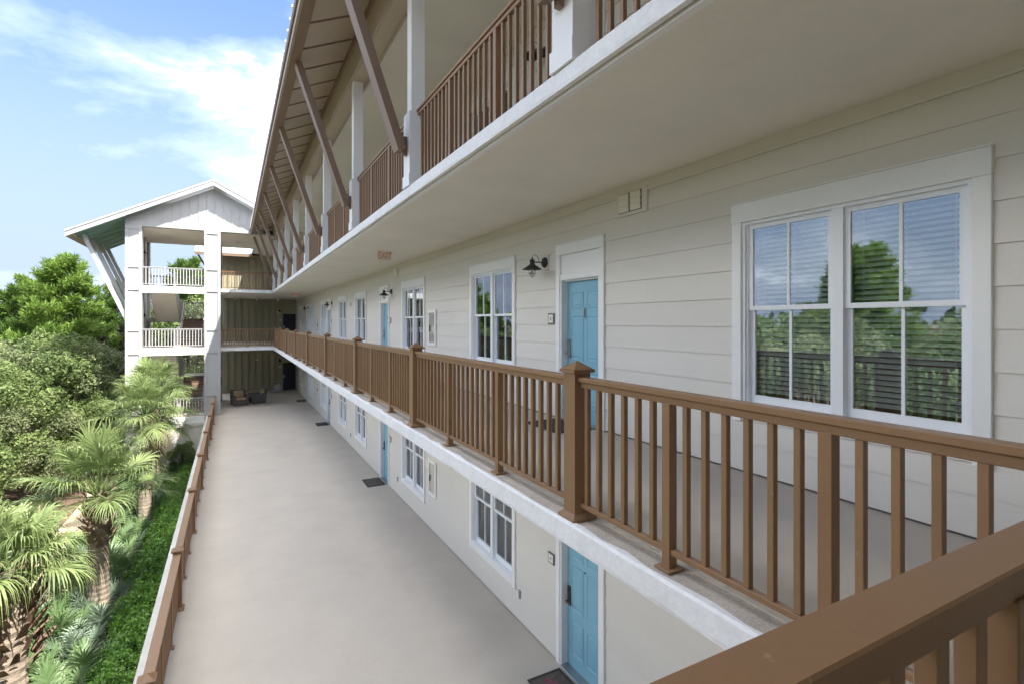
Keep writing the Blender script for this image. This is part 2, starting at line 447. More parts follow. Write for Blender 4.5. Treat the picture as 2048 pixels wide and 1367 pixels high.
def slab(z_top, z_bot, nm):
    """walkway slab: concrete top, white front band with a slightly ragged paint line, beige soffit"""
    f = link(nm, MB().box(XE + 0.03, 12.0, Y0, YEND, z_bot + 0.03, z_top).mesh(nm, 'slab_edge'), apt)
    # top screed
    return f
random.seed(4)
def band_strip(y0, y1, x_out, z_top, z_bot, parent, n):
    """front band with chipped, wandering top edge"""
    bm = bmesh.new()
    cols = []
    for i in range(n + 1):
        y = y0 + (y1 - y0) * i / n
        jz = random.uniform(-0.006, 0.004); jx = random.uniform(-0.004, 0.004)
        lap = 0.035 + random.uniform(-0.02, 0.025)
        cols.append([bm.verts.new(c) for c in ((x_out + 0.034, y, z_bot - 0.004), (x_out + 0.004, y, z_bot + 0.004), (x_out + jx, y, z_bot + 0.03), (x_out + jx, y, z_top - 0.015 + jz * 0.4),
                                              (x_out + 0.012, y, z_top + 0.003), (x_out + lap, y, z_top + 0.005))])
    for a, b in zip(cols, cols[1:]):
        for k in range(5): bm.faces.new((a[k], b[k], b[k + 1], a[k + 1]))
    bmesh.ops.recalc_face_normals(bm, faces=bm.faces)
    me = bm_to_mesh(bm, 'slab_band', 'white_rough')
    return link('slab_band', me, parent)
for zt, zb, nm in ((F2, S2, 'floor_slab'), (F3, S3, 'floor_slab')):
    s = box(nm, apt, 'slab_edge', XE + 0.01, XW, -2.6, YEND, zb + 0.005, zt - 0.004)
    box('floor_screed', s, 'deck', XE + 0.20, XW, -2.6, YEND, zt - 0.004, zt)
    box('soffit', s, 'ceiling', XE + 0.09, XW, -2.6, YEND, zb - 0.012, zb + 0.005)
    band_strip(0.30, YSIDE, XE - 0.02, zt, zb, s, 150)
    box('drip_edge', s, 'white', XE + 0.035, XE + 0.09, 0.3, YSIDE, zb - 0.02, zb + 0.005)
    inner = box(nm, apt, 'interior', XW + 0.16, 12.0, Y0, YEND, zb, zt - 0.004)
    # wing behind the camera
    wsl = box('wing_slab', apt, 'slab_edge', -6.0, XE + 0.01, -2.6, 0.27, zb + 0.005, zt - 0.004)
    box('wing_soffit', wsl, 'ceiling', -6.0, XE + 0.01, -2.6, 0.27, zb - 0.012, zb + 0.005)
    # cross walkway at the far end, beside the stair tower
    cs = box('cross_slab', apt, 'slab_edge', -0.57, XE + 0.01, YSIDE, YEND, zb + 0.005, zt - 0.004)
    box('floor_screed', cs, 'deck', -0.57, XE + 0.01, YSIDE + 0.2, YEND, zt - 0.004, zt)
    box('soffit', cs, 'ceiling', -0.57, XE + 0.09, YSIDE + 0.05, YEND, zb - 0.012, zb + 0.005)
    box('slab_band', cs, 'white_rough', -0.569, XE - 0.02, YSIDE - 0.03, YSIDE, zb - 0.02, zt + 0.003, 0.004)
box('wing_wall', apt, 'olive', -6.0, XW, -2.8, -2.6, GZ, 5.0)
box('wing_soffit', apt, 'ceiling', -6.0, 0.93, -2.6, 0.6, S4, S4 + 0.1)

WINDOWS = [(1.495, 3.487), (7.96, 9.92), (12.80, 14.85), (19.38, 21.40), (23.15, 25.15), (28.75, 30.65), (33.7, 35.6), (39.1, 41.0)]
DOORS = [(5.494, 6.65), (16.25, 17.40), (27.15, 28.30), (36.0, 37.15)]
WTOP, WBOT = 1.155 - F2, -0.952 - F2         # trim heights above floor
DTOP = 1.163 - F2
VENTS = [(4.68, 5.25), (15.2, 15.75), (27.6, 28.15)]

# walls and planks
PL = {}
def plank_mesh(L, h):
    key = (round(L, 3), round(h, 3))
    if key not in PL:
        m = MB()
        m.prism([(0.004, 0, h), (-0.006, 0, h), (-0.020, 0, 0), (0.004, 0, 0)], (0, L, 0))
        PL[key] = m.mesh('plank', 'siding')
    return PL[key]
for fi, (fz, cz) in enumerate(FLOORS):
    wall = MB()
    ops = [(a + 0.05, b - 0.05, fz + WBOT + 0.06, fz + WTOP - 0.06) for a, b in WINDOWS] + [(a + 0.05, b - 0.05, fz, fz + DTOP - 0.06) for a, b in DOORS]
    ops.sort()
    y = -2.6
    for a, b, z0, z1 in ops:
        wall.box(XW + 0.005, XW + 0.16, y, a, fz, cz)
        wall.box(XW + 0.005, XW + 0.16, a, b, z1, cz)
        if z0 > fz + 0.01: wall.box(XW + 0.005, XW + 0.16, a, b, fz, z0)
        y = b
    wall.box(XW + 0.005, XW + 0.16, y, YEND, fz, cz)
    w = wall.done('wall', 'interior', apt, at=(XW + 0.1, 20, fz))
    rows = 13 if fi == 0 else 12
    h = 0.277
    zb = fz + 0.02
    r = 0
    while zb < cz - 0.16:
        zt = min(zb + h, cz - 0.145)
        y = -2.6 + (r % 3) * 1.22 - 3.66
        cuts = []
        while y < YEND:
            cuts.append(y); y += 3.66
        segs = [(max(c, -2.6), min(c + 3.6590, YEND - 0.01)) for c in cuts]
        pieces = []
        for (sa, sb) in segs:
            if sb - sa < 0.02: continue
            cur = sa
            for a, b, z0, z1 in ops:
                if z1 <= zb or z0 >= zt or b <= sa or a >= sb: continue
                if a > cur: pieces.append((cur, a, zb, zt))
                if z1 < zt - 0.01: pieces.append((max(a, sa), min(b, sb), z1, zt))
                elif z0 > zb + 0.01: pieces.append((max(a, sa), min(b, sb), zb, z0))
                cur = max(cur, b)
            if sb > cur: pieces.append((cur, sb, zb, zt))
        for a, b, z0, z1 in pieces:
            if b - a > 0.03 and z1 - z0 > 0.02:
                link('plank', plank_mesh(b - a, z1 - z0), w, (XW, a, z0))
        zb += h; r += 1
    box('frieze_board', w, 'siding', XW - 0.026, XW + 0.004, -2.6, YEND, cz - 0.145, cz - 0.002, 0.003)
    box('frieze_moulding', w, 'siding', XW - 0.036, XW - 0.0262, -2.6, YEND, cz - 0.150, cz - 0.118, 0.003)
# closing shell (keeps rooms dark)
box('rear_wall', apt, 'siding', 12.0, 12.2, Y0, YEND, F1, 5.0)
box('end_wall', apt, 'siding', XW + 0.17, 12.0, YEND - 0.2, YEND, F1, 8.0)
box('end_wall', apt, 'siding', XW + 0.17, 12.0, Y0, Y0 + 0.2, F1, 8.0)
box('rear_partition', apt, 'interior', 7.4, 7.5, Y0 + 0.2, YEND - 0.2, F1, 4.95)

# windows: white double-hung pairs with blinds
def slat_mesh(L):
    key = ('slat', round(L, 3))
    if key not in CACHE:
        m = MB(); t = R(34)
        c, s = math.cos(t) * 0.024, math.sin(t) * 0.024
        m.prism([(-c, 0, -s), (c, 0, s), (c, 0, s + 0.0028), (0, 0, 0.0048), (-c, 0, -s + 0.0028)], (0, L, 0))
        CACHE[key] = m.mesh('slat', 'slat')
    return CACHE[key]

def window(ya, yb, fz, slats='joined', drop=1.0):
    z0, z1 = fz + WBOT, fz + WTOP
    win = box('window', apt, 'vinyl', XW - 0.012, XW + 0.10, (ya + yb) / 2 - 0.047, (ya + yb) / 2 + 0.047, z0 + 0.172, z1 - 0.196)   # the centre mullion carries the rest
    bv = 0.004
    box('trim_board', win, 'white', XW - 0.045, XW + 0.03, ya, ya + 0.105, z0, z1 - 0.196, bv)
    box('trim_board', win, 'white', XW - 0.045, XW + 0.03, yb - 0.105, yb, z0, z1 - 0.196, bv)
    box('head_trim', win, 'white', XW - 0.050, XW + 0.03, ya - 0.004, yb + 0.004, z1 - 0.196, z1 - 0.012, bv)
    box('drip_cap', win, 'white', XW - 0.062, XW + 0.02, ya - 0.012, yb + 0.012, z1 - 0.012, z1, 0.002)
    box('apron', win, 'white', XW - 0.040, XW + 0.03, ya + 0.105, yb - 0.105, z0 + 0.02, z0 + 0.135, bv)
    box('sill', win, 'vinyl', XW - 0.055, XW + 0.10, ya + 0.105, yb - 0.105, z0 + 0.135, z0 + 0.172, 0.006)
    iy0, iy1 = ya + 0.105, yb - 0.105
    jm = MB()
    jm.box(XW - 0.02, XW + 0.11, iy0, iy0 + 0.028, z0 + 0.172, z1 - 0.196).box(XW - 0.02, XW + 0.11, iy1 - 0.028, iy1, z0 + 0.172, z1 - 0.196).box(XW - 0.02, XW + 0.11, iy0 + 0.028, iy1 - 0.028, z1 - 0.224, z1 - 0.196)
    jm.box(XW + 0.005, XW + 0.11, iy0 + 0.028, iy0 + 0.045, z0 + 0.172, z1 - 0.224).box(XW + 0.005, XW + 0.11, iy1 - 0.045, iy1 - 0.028, z0 + 0.172, z1 - 0.224)
    jm.done('frame', 'vinyl', win, at=(XW, (ya + yb) / 2, z0))
    mid = (ya + yb) / 2
    zi0, zi1 = z0 + 0.172, z1 - 0.224
    zm = z0 + 1.085
    for (a, b) in ((iy0 + 0.045, mid - 0.047), (mid + 0.047, iy1 - 0.045)):
        for lower in (True, False):
            if lower: za, zc, xo = zi0, zm + 0.022, XW + 0.050
            else: za, zc, xo = zm - 0.022, zi1, XW + 0.018
            st, rb, rt = 0.042, (0.085 if lower else 0.042), 0.042
            sh = MB()
            sh.box(xo, xo + 0.028, a, a + st, za, zc).box(xo, xo + 0.028, b - st, b, za, zc)
            sh.box(xo, xo + 0.028, a + st, b - st, za, za + rb).box(xo, xo + 0.028, a + st, b - st, zc - rt, zc)
            sh.box(xo + 0.004, xo + 0.022, (a + b) / 2 - 0.012, (a + b) / 2 + 0.012, za + rb, zc - rt)
            sh.done('sash', 'vinyl', win, at=(xo, (a + b) / 2, za))
            m2 = (a + b) / 2
            for (pa, pb) in ((a + st, m2 - 0.012), (m2 + 0.012, b - st)):
                pm = box_mesh(0.006, pb - pa + 0.006, zc - rt - za - rb + 0.006, 'glass')
                link('pane', pm, win, (xo + 0.013, (pa + pb) / 2, (za + rb + zc - rt) / 2))
        # blinds hang inside
        zlow = zi1 - (zi1 - zi0) * drop
        n = int((zi1 - 0.03 - zlow) / 0.0445)
        if slats == 'each':
            for k in range(n):
                link('slat', slat_mesh(b - a - 0.03), win, (XW + 0.135, a + 0.015, zi1 - 0.03 - k * 0.0445))
        elif slats == 'joined':
            bl = MB()
            t = R(34); c, s = math.cos(t) * 0.024, math.sin(t) * 0.024
            for k in range(n):
                z = zi1 - 0.03 - k * 0.0445
                bl.prism([(XW + 0.135 - c, a + 0.015, z - s), (XW + 0.135 + c, a + 0.015, z + s), (XW + 0.135 + c, a + 0.015, z + s + 0.003), (XW + 0.135 - c, a + 0.015, z - s + 0.003)], (0, b - a - 0.03, 0))
            bl.done('blind', 'slat', win, at=(XW + 0.135, (a + b) / 2, zi1), kind='stuff')
        if slats != 'none':
            cd = MB()
            for q in (0.12, 0.5, 0.88):
                yy = a + (b - a) * q
                cd.box(XW + 0.108, XW + 0.1105, yy - 0.0018, yy + 0.0018, zlow + 0.02, zi1)
            cd.box(XW + 0.112, XW + 0.160, a + 0.012, b - 0.012, zlow - 0.012, zlow + 0.010)
            cd.done('blind_cord', 'slat', win, at=(XW + 0.11, (a + b) / 2, zi0))
        if slats == 'none':
            cu = MB()
            for k in range(9):
                yy = a + (b - a) * (0.1 + k * 0.095)
                cu.box(XW + 0.13, XW + 0.135, yy, yy + 0.062, zi0 + 0.02, zi1 - 0.02)
            cu.done('vertical_blind', 'slat', win, at=(XW + 0.13, (a + b) / 2, zi0))
    return win
for fi, (fz, cz) in enumerate(FLOORS):
    for wi, (a, b) in enumerate(WINDOWS):
        st = 'joined'
        if fi == 1 and wi == 0: st = 'each'
        if wi in (2, 4): st = 'none'
        window(a, b, fz, st, 0.97)

# blue six-panel doors
def panel_mesh(w, h, mat):
    key = ('panel', round(w, 3), round(h, 3), mat)
    if key not in CACHE:
        m = bmesh.new()
        def ring(ins, x):
            return [m.verts.new(c) for c in ((x, -w / 2 + ins, -h / 2 + ins), (x, w / 2 - ins, -h / 2 + ins), (x, w / 2 - ins, h / 2 - ins), (x, -w / 2 + ins, h / 2 - ins))]
        rs = [ring(0, 0), ring(0.004, -0.009), ring(0.016, -0.010), ring(0.026, -0.002), ring(0.040, -0.002), ring(0.058, -0.009)]
        for a, b in zip(rs, rs[1:]):
            for k in range(4): m.faces.new((a[k], a[(k + 1) % 4], b[(k + 1) % 4], b[k]))
        m.faces.new(rs[-1])
        bmesh.ops.recalc_face_normals(m, faces=m.faces)
        CACHE[key] = bm_to_mesh(m, 'panel', mat)
    return CACHE[key]
def door(ya, yb, fz, lock, knocker):
    y0, y1 = ya + 0.10, yb - 0.10
    zt = fz + 2.035
    xl = XW + 0.085
    fr = box('door_frame', apt, 'white', XW - 0.045, XW + 0.02, ya, ya + 0.10, fz + 0.004, fz + DTOP - 0.165, 0.004)
    box('trim_board', fr, 'white', XW - 0.045, XW + 0.02, yb - 0.10, yb, fz + 0.004, fz + DTOP - 0.165, 0.004)
    box('head_trim', fr, 'white', XW - 0.050, XW + 0.02, ya - 0.003, yb + 0.003, fz + DTOP - 0.165, fz + DTOP - 0.01, 0.004)
    box('drip_cap', fr, 'white', XW - 0.060, XW + 0.02, ya - 0.010, yb + 0.010, fz + DTOP - 0.01, fz + DTOP, 0.002)
    box('transom_panel', fr, 'white', XW - 0.012, XW + 0.15, y0, y1, zt + 0.12, fz + DTOP - 0.166)
    box('transom_rail', fr, 'white', XW - 0.034, XW + 0.15, y0, y1, zt + 0.035, zt + 0.12, 0.004)
    jb = MB().box(XW - 0.03, XW + 0.15, y0, y0 + 0.032, fz + 0.004, zt + 0.035).box(XW - 0.03, XW + 0.15, y1 - 0.032, y1, fz + 0.004, zt + 0.035).box(XW + 0.02, XW + 0.15, y0 + 0.032, y1 - 0.032, zt + 0.012, zt + 0.035)
    jb.done('jamb', 'white', fr, at=(XW, y0, fz))
    box('threshold', fr, 'steel', XW - 0.06, XW + 0.12, y0 + 0.032, y1 - 0.032, fz + 0.004, fz + 0.022, 0.003)
    d = box('door', apt, 'blue', xl, xl + 0.045, y0 + 0.034, y1 - 0.034, fz + 0.024, zt + 0.010)
    dw = y1 - y0 - 0.068
    pw = 0.295 * dw / 0.91
    for (zc, h) in ((1.72, 0.245), (1.17, 0.66), (0.43, 0.52)):
        for sx in (-1, 1):
            link('panel', panel_mesh(pw, h, 'blue'), d, (xl, (y0 + y1) / 2 + sx * 0.185 * dw / 0.88, fz + zc + 0.05))
    ly = y1 - 0.034 - 0.055
    hd = MB().box(xl - 0.022, xl, ly - 0.032, ly + 0.032, fz + 0.92, fz + 1.20)
    hd.tube([(xl - 0.02, ly, fz + 0.99), (xl - 0.075, ly, fz + 0.99), (xl - 0.08, ly - 0.02, fz + 0.985), (xl - 0.08, ly - 0.12, fz + 0.985)], 0.011, 8)
    hd.tube([(xl - 0.02, ly, fz + 1.13), (xl - 0.034, ly, fz + 1.13)], 0.022, 10)
    hd.done('handle', lock, d, at=(xl, ly, fz + 1.05))
    if knocker:
        kn = MB().box(xl - 0.018, xl, (y0 + y1) / 2 - 0.020, (y0 + y1) / 2 + 0.020, fz + 1.50, fz + 1.66)
        kn.done('knocker', 'steel', d, at=(xl, (y0 + y1) / 2, fz + 1.55))
        box('knocker_slot', d, 'black', xl - 0.022, xl - 0.0185, (y0 + y1) / 2 - 0.008, (y0 + y1) / 2 + 0.008, fz + 1.52, fz + 1.64)
    else:
        pe = MB().tube([(xl, (y0 + y1) / 2, fz + 1.55), (xl - 0.01, (y0 + y1) / 2, fz + 1.55)], 0.012, 10)
        pe.done('peephole', 'bronze', d, at=(xl, (y0 + y1) / 2, fz + 1.55))
for fi, (fz, cz) in enumerate(FLOORS):
    for a, b in DOORS:
        door(a, b, fz, 'bronze' if fi == 0 else 'steel', fi == 1)

# louvred wall vents set in the frieze
for (a, b) in VENTS:
    v = box('vent', apt, 'siding', XW - 0.040, XW + 0.004, a, b, 1.325, 1.635, 0.004)
    ga, gb = a + 0.09, b - 0.06
    box('vent_back', v, 'black', XW - 0.0415, XW - 0.0401, ga, gb, 1.365, 1.605)
    for half in (0, 1):
        ya = ga + 0.012 + half * (gb - ga) / 2
        yb = ya + (gb - ga) / 2 - 0.024
        for k in range(3):
            link('louvre', box_mesh(0.012, yb - ya, 0.073, 'cream', 0.003), v, (XW - 0.050, (ya + yb) / 2, 1.408 + k * 0.076), rot=(0, R(-7), 0))
box('fire_alarm', None, 'cream', XW - 0.075, XW - 0.021, 22.2, 22.32, 0.65, 0.79, 0.006)
tag(bpy.data.objects['fire_alarm'], 'small cream alarm box high on the siding between two middle-floor windows', 'alarm box')

# ------------------------------------------------------------------ roof, columns and braces
roof = MB().prism([(0.90, 0, 5.24), (0.90, 0, 5.31), (8.3, 0, 9.01), (15.7, 0, 5.31), (15.7, 0, 5.24), (8.3, 0, 8.93)], (0, 35.6 + 1.2, 0))
bmesh.ops.translate(roof.bm, vec=(0, -1.2, 0), verts=roof.bm.verts)
roof = roof.done('roof', 'metal_roof', apt, at=(0.9, 17, 5.3))
far_roof = MB().prism([(1.30, 0, 5.44), (1.30, 0, 5.51), (8.3, 0, 9.01), (15.7, 0, 5.31), (15.7, 0, 5.24), (8.3, 0, 8.93)], (0, YEND - 35.6, 0))
bmesh.ops.translate(far_roof.bm, vec=(0, 35.602, 0), verts=far_roof.bm.verts)
far_roof.done('roof', 'metal_roof', apt, at=(8, 39, 7))
sm = MB().prism([(0.885, -0.015, 5.312), (0.885, -0.015, 5.355), (8.3, -0.015, 9.055), (8.3, -0.015, 9.012)], (0, 0.03, 0)).mesh('seam', 'metal_roof')
y = -1.0
while y < 35.6:
    link('seam', sm, roof, (0, y, 0)); y += 0.42
eave = box('fascia', apt, 'tan_trim', 0.94, 0.985, -1.2, 35.6, 5.03, 5.225, 0.004)
box('eave_trim', eave, 'brown_roof', 0.905, 0.938, -1.2, 35.6, 5.16, 5.235, 0.004)
box('eave_border', eave, 'brown_roof', 0.987, 1.16, -1.2, 35.6, 5.035, 5.075, 0.004)
box('rake_board', apt, 'white', 0.94, 1.9, 35.602, 35.64, 5.03, 5.30)
# sloped soffit panels and battens between eave border and beam
sx0, sz0, sx1, sz1 = 1.10, 5.08, 2.12, 5.555
SP = PITCH / 4
pmesh = MB().prism([(sx0, 0.012, sz0), (sx1, 0.012, sz1), (sx1, 0.012, sz1 + 0.02), (sx0, 0.012, sz0 + 0.02)], (0, SP - 0.024, 0)).mesh('soffit_panel', 'soffit')
bmesh_ = MB().prism([(sx0, -0.02, sz0 - 0.022), (sx1, -0.02, sz1 - 0.022), (sx1, -0.02, sz1 + 0.012), (sx0, -0.02, sz0 + 0.012)], (0, 0.04, 0)).mesh('batten', 'brown_roof')
y = P0 - PITCH - 0.48
while y < 35.5:
    link('soffit_panel', pmesh, apt, (0, y, 0))
    link('batten', bmesh_, apt, (0, y, 0))
    y += SP
# eave beam and top-floor ceiling
bmx = box('beam', apt, 'tan_trim', 2.12, 2.16, -1.2, 35.6, 4.90, 5.60, 0.003)
box('beam_trim', bmx, 'brown_roof', 2.085, 2.119, -1.2, 35.6, 5.40, 5.57, 0.003)
box('beam_soffit', bmx, 'soffit', 2.161, 2.42, -1.2, 35.6, 4.89, 4.93)
box('beam_inner', bmx, 'tan_trim', 2.42, 2.46, -1.2, 35.6, 4.86, 5.0, 0.003)
box('top_ceiling', apt, 'ceiling', 2.46, XW, -2.6, YEND, S4, S4 + 0.05)
box('top_ceiling', apt, 'interior', XW + 0.161, 12, Y0 + 0.2, YEND - 0.2, S4, S4 + 0.05)

colm = MB().box(-0.095, 0.095, -0.095, 0.095, F3 + 1.02, 4.89)
colm = colm.mesh('column', 'white')
pedm = MB().box(-0.135, 0.135, -0.135, 0.135, F3, F3 + 0.98)
pedm.prism([(-0.135, -0.135, F3 + 0.98), (0.135, -0.135, F3 + 0.98), (0.135, 0.135, F3 + 0.98), (-0.135, 0.135, F3 + 0.98)], (0, 0, 0.04))
pedm.box(-0.150, 0.150, -0.150, 0.150, F3, F3 + 0.16)
pedm = pedm.mesh('pedestal', 'white')
for k in range(0, 9):
    yc = P0 + k * PITCH
    c = link('column', colm, apt, (XR, yc, 0))
    link('pedestal', pedm, c, (XR, yc, 0))
    b = MB()
    p, q = Vector((2.04, yc, 2.36)), Vector((1.13, yc, 5.03))
    b.beam(p, q, 0.115, 0.225, up=(0, 1, 0))
    br = b.done('brace', 'brown_roof', apt, at=(1.6, yc, 3.7))
    bk = MB().box(2.085, 2.135, yc - 0.03, yc + 0.03, 2.30, 2.56)
    bk.done('bracket', 'brown_roof', br, at=(2.1, yc, 2.4))
    for (bx, bz) in ((2.035, 2.40), (1.985, 2.555), (1.165, 4.90)):
        link('bolt', MB().tube([(0, -0.128, 0), (0, 0.128, 0)], 0.024, 8).mesh('bolt', 'brown_roof') if 'bolt' not in CACHE else CACHE['bolt'], br, (bx, yc, bz)) if False else None
    if 'bolt' not in CACHE: CACHE['bolt'] = MB().tube([(0, -0.068, 0), (0, 0.068, 0)], 0.022, 8).mesh('bolt', 'brown_roof')
    dirv = (q - p).normalized()
    for t in (0.07, 0.22, 2.68):
        link('bolt', CACHE['bolt'], br, p + dirv * t)

# ------------------------------------------------------------------ railings
PM = {}
def rail_piece(kind, mat, *a):
    key = (kind, mat) + tuple(round(x, 3) for x in a)
    if key in PM: return PM[key]
    if kind == 'baluster':
        (h, w) = a; me = box_mesh(w, w, h, mat, 0.003)
    elif kind == 'support_post':
        (h,) = a; me = box_mesh(0.062, 0.062, h, mat, 0.003)
    elif kind == 'base_plate':
        me = box_mesh(0.125, 0.125, 0.012, mat, 0.003)
    elif kind == 'post':
        (h,) = a
        m = MB().box(-0.07, 0.07, -0.07, 0.07, 0, h)
        me = m.mesh('post', mat)
    elif kind == 'cap':
        m = MB(); r = 0.094
        m.box(-r, r, -r, r, 0, 0.022)
        v = [m.bm.verts.new(c) for c in ((-r + .006, -r + .006, .024), (r - .006, -r + .006, .024), (r - .006, r - .006, .024), (-r + .006, r - .006, .024), (0, 0, .085))]
        for k in range(4): m.bm.faces.new((v[k], v[(k + 1) % 4], v[4]))
        me = m.mesh('post_cap', mat)
    elif kind == 'flange':
        m = MB(); r = 0.105
        v0 = [m.bm.verts.new(c) for c in ((-r, -r, 0), (r, -r, 0), (r, r, 0), (-r, r, 0))]
        v1 = [m.bm.verts.new(c) for c in ((-r, -r, .02), (r, -r, .02), (r, r, .02), (-r, r, .02))]
        s = 0.072
        v2 = [m.bm.verts.new(c) for c in ((-s, -s, .05), (s, -s, .05), (s, s, .05), (-s, s, .05))]
        for A, B in ((v0, v1), (v1, v2)):
            for k in range(4): m.bm.faces.new((A[k], A[(k + 1) % 4], B[(k + 1) % 4], B[k]))
        me = m.mesh('post_base', mat)
    PM[key] = me
    return me
def railing(label, group, axis, c, zf, stops, kinds, mat='brown', height=1.05, pitch=0.129, bw=0.035, capw=0.085, name='railing', lift=0.095):
    """stops: coordinates along the run; kinds: 'P' post, 's' support post, 'e' plain end. Every baluster is a part."""
    def P(t, z): return (c, t, z) if axis == 'y' else (t, c, z)
    t0, t1 = stops[0], stops[-1]
    r = thing(name, label, 'railing', P((t0 + t1) / 2, zf), group)
    def bar(nm, a, b, w, z0, z1):
        if axis == 'y': return box(nm, r, mat, c - w / 2, c + w / 2, a, b, z0, z1, 0.004)
        return box(nm, r, mat, a, b, c - w / 2, c + w / 2, z0, z1, 0.004)
    zt = zf + height
    nb = 0
    for i, (t, k) in enumerate(zip(stops, kinds)):
        if k == 'P':
            p = link('post', rail_piece('post', mat, height + 0.03), r, P(t, zf))
            link('post_cap', rail_piece('cap', mat), p, P(t, zf + height + 0.031))
            link('post_base', rail_piece('flange', mat), p, P(t, zf))
        elif k == 's':
            s = link('support_post', rail_piece('support_post', mat, height - 0.075), r, P(t, zf + (height - 0.075) / 2 + 0.002))
            link('base_plate', rail_piece('base_plate', mat), s, P(t, zf + 0.008))
    posts = [t for t, k in zip(stops, kinds) if k in 'Pe']
    for a, b in zip(posts, posts[1:]):
        ka = kinds[stops.index(a)]; kb = kinds[stops.index(b)]
        oa = 0.0705 if ka == 'P' else 0.0
        ob = 0.0705 if kb == 'P' else 0.0
        bar('top_rail', a + oa, b - ob, capw, zt - 0.034, zt)
        bar('upper_rail', a + oa, b - ob, 0.048, zt - 0.078, zt - 0.0345)
    bal = rail_piece('baluster', mat, height - 0.078 - lift - 0.033, bw)
    for (a, ka), (b, kb) in zip(zip(stops, kinds), zip(stops[1:], kinds[1:])):
        oa = {'P': 0.0705, 's': 0.031, 'e': 0}[ka]; ob = {'P': 0.0705, 's': 0.031, 'e': 0}[kb]
        bar('bottom_rail', a + oa, b - ob, 0.045, zf + lift, zf + lift + 0.0325)
        n = max(1, int(round((b - a) / pitch)))
        for j in range(1, n):
            t = a + (b - a) * j / n
            link('baluster', bal, r, P(t, zf + lift + 0.033 + (height - 0.111 - lift) / 2))
    return r
def bay_stops(k0, k1, first=None):
    st, kd = [], []
    for k in range(k0, k1):
        y = P0 + k * PITCH
        st += [y, y + PITCH / 3, y + 2 * PITCH / 3]; kd += ['P', 's', 's']
    st.append(P0 + k1 * PITCH); kd.append('P')
    return st, kd
st, kd = bay_stops(0, 8)
near = 0.40
st = [near, near + 0.93, near + 1.86] + st
kd = ['P', 's', 's'] + kd
railing('brown metal railing with pyramid-capped posts along the middle walkway edge', 'brown railings', 'y', XR, F2, st, kd)
# the railing right in front of the camera
stn = [-2.6, -1.76, -0.93, -0.1, 0.73, 1.09, 1.98, XR - 0.0705]
railing('brown railing closest to the viewer, wide scuffed top board running across the lower right corner', 'brown railings', 'x', 0.397, F2, [-2.6, -1.78, -0.96, -0.14, 0.30, 1.20, XR - 0.071], ['e', 's', 's', 's', 's', 's', 'e'])
# ground deck
st, kd = [], []
YG = 7.22
for k in range(-1, 7):
    y = YG + k * 3.845
    st += [y, y + 3.845 / 3, y + 2 * 3.845 / 3]; kd += ['P', 's', 's']
st = st[:-2] + [33.15]; kd = kd[:-2] + ['e']
railing('brown railing along the outer edge of the lowest walkway beside the palms', 'brown railings', 'y', -0.86, F1, st, kd, height=1.02, capw=0.12)
# top floor, one section between every two columns
ORD = ['nearest', 'second', 'third', 'fourth', 'fifth', 'sixth', 'seventh', 'eighth']
a0 = [P0 - PITCH + 0.5] + [P0 + k * PITCH for k in range(8)]
for k in range(9):
    a, b = a0[k] + 0.137, P0 + k * PITCH - 0.137
    lab = 'brown top-floor railing section at the top edge, in front of the nearest column' if k == 0 else 'brown top-floor railing section, %s of those standing between two white columns' % ORD[k - 1]
    railing(lab, 'brown railings', 'y', XR, F3, [a, a + (b - a) / 3, a + 2 * (b - a) / 3, b], ['e', 's', 's', 'e'], lift=0.012)
# end-of-corridor crossings
railing('brown railing across the far end of the top walkway beside the stair tower', 'brown railings', 'x', YSIDE + 0.11, F3, [-0.56, 0.80, 2.13], ['e', 's', 'e'], pitch=0.14)
railing('brown railing across the far end of the middle walkway beside the stair tower', 'brown railings', 'x', YSIDE + 0.11, F2, [-0.56, 0.80, XR - 0.0705], ['e', 's', 'e'], pitch=0.14)

# ------------------------------------------------------------------ stair tower
TX0, TX1, TXA, TXB = -4.86, -0.57, -4.16, -1.33
TY0, TY1 = 33.2, 39.7
tow = thing('stair_tower', 'white gabled open stair tower with boxed piers at the far end', 'stair tower', (-2.7, 36.4, GZ))
def pier(x0, x1, y0, y1, z0, z1, front=True):
    p = box('pier', tow, 'tower', x0, x1, y0, y1, z0, z1)
    # applied trim: corner boards and rails that leave sunk panels
    if front:
        for (a, b) in ((x0 - 0.012, x0 + 0.10), (x1 - 0.13, x1 + 0.012)):
            box('corner_board', p, 'tower', a, b, y0 - 0.05, y0 - 0.001, max(z0, F1 - 0.3), z1)
        for z in (F1 + 0.02, F1 + 1.15, S2 - 0.02, F2 + 1.02, S3 - 0.02, F3 + 1.02, z1 - 0.16):
            box('panel_rail', p, 'tower', x0 + 0.10, x1 - 0.13, y0 - 0.045, y0 - 0.001, z - 0.05, z + 0.13, 0.004)
    return p
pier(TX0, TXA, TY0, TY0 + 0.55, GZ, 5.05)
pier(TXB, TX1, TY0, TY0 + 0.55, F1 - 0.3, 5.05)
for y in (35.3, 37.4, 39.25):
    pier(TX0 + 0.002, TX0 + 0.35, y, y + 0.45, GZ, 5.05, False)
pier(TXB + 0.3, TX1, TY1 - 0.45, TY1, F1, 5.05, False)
# left side wall with pilasters, open at the back
for (z0, z1) in ((F1, S2), (F2, S3), (F3, 5.0)):
    box('side_wall', tow, 'tower', TX0 + 0.05, TX0 + 0.16, TY0 + 0.56, TY1, z0, z1 - 0.02)
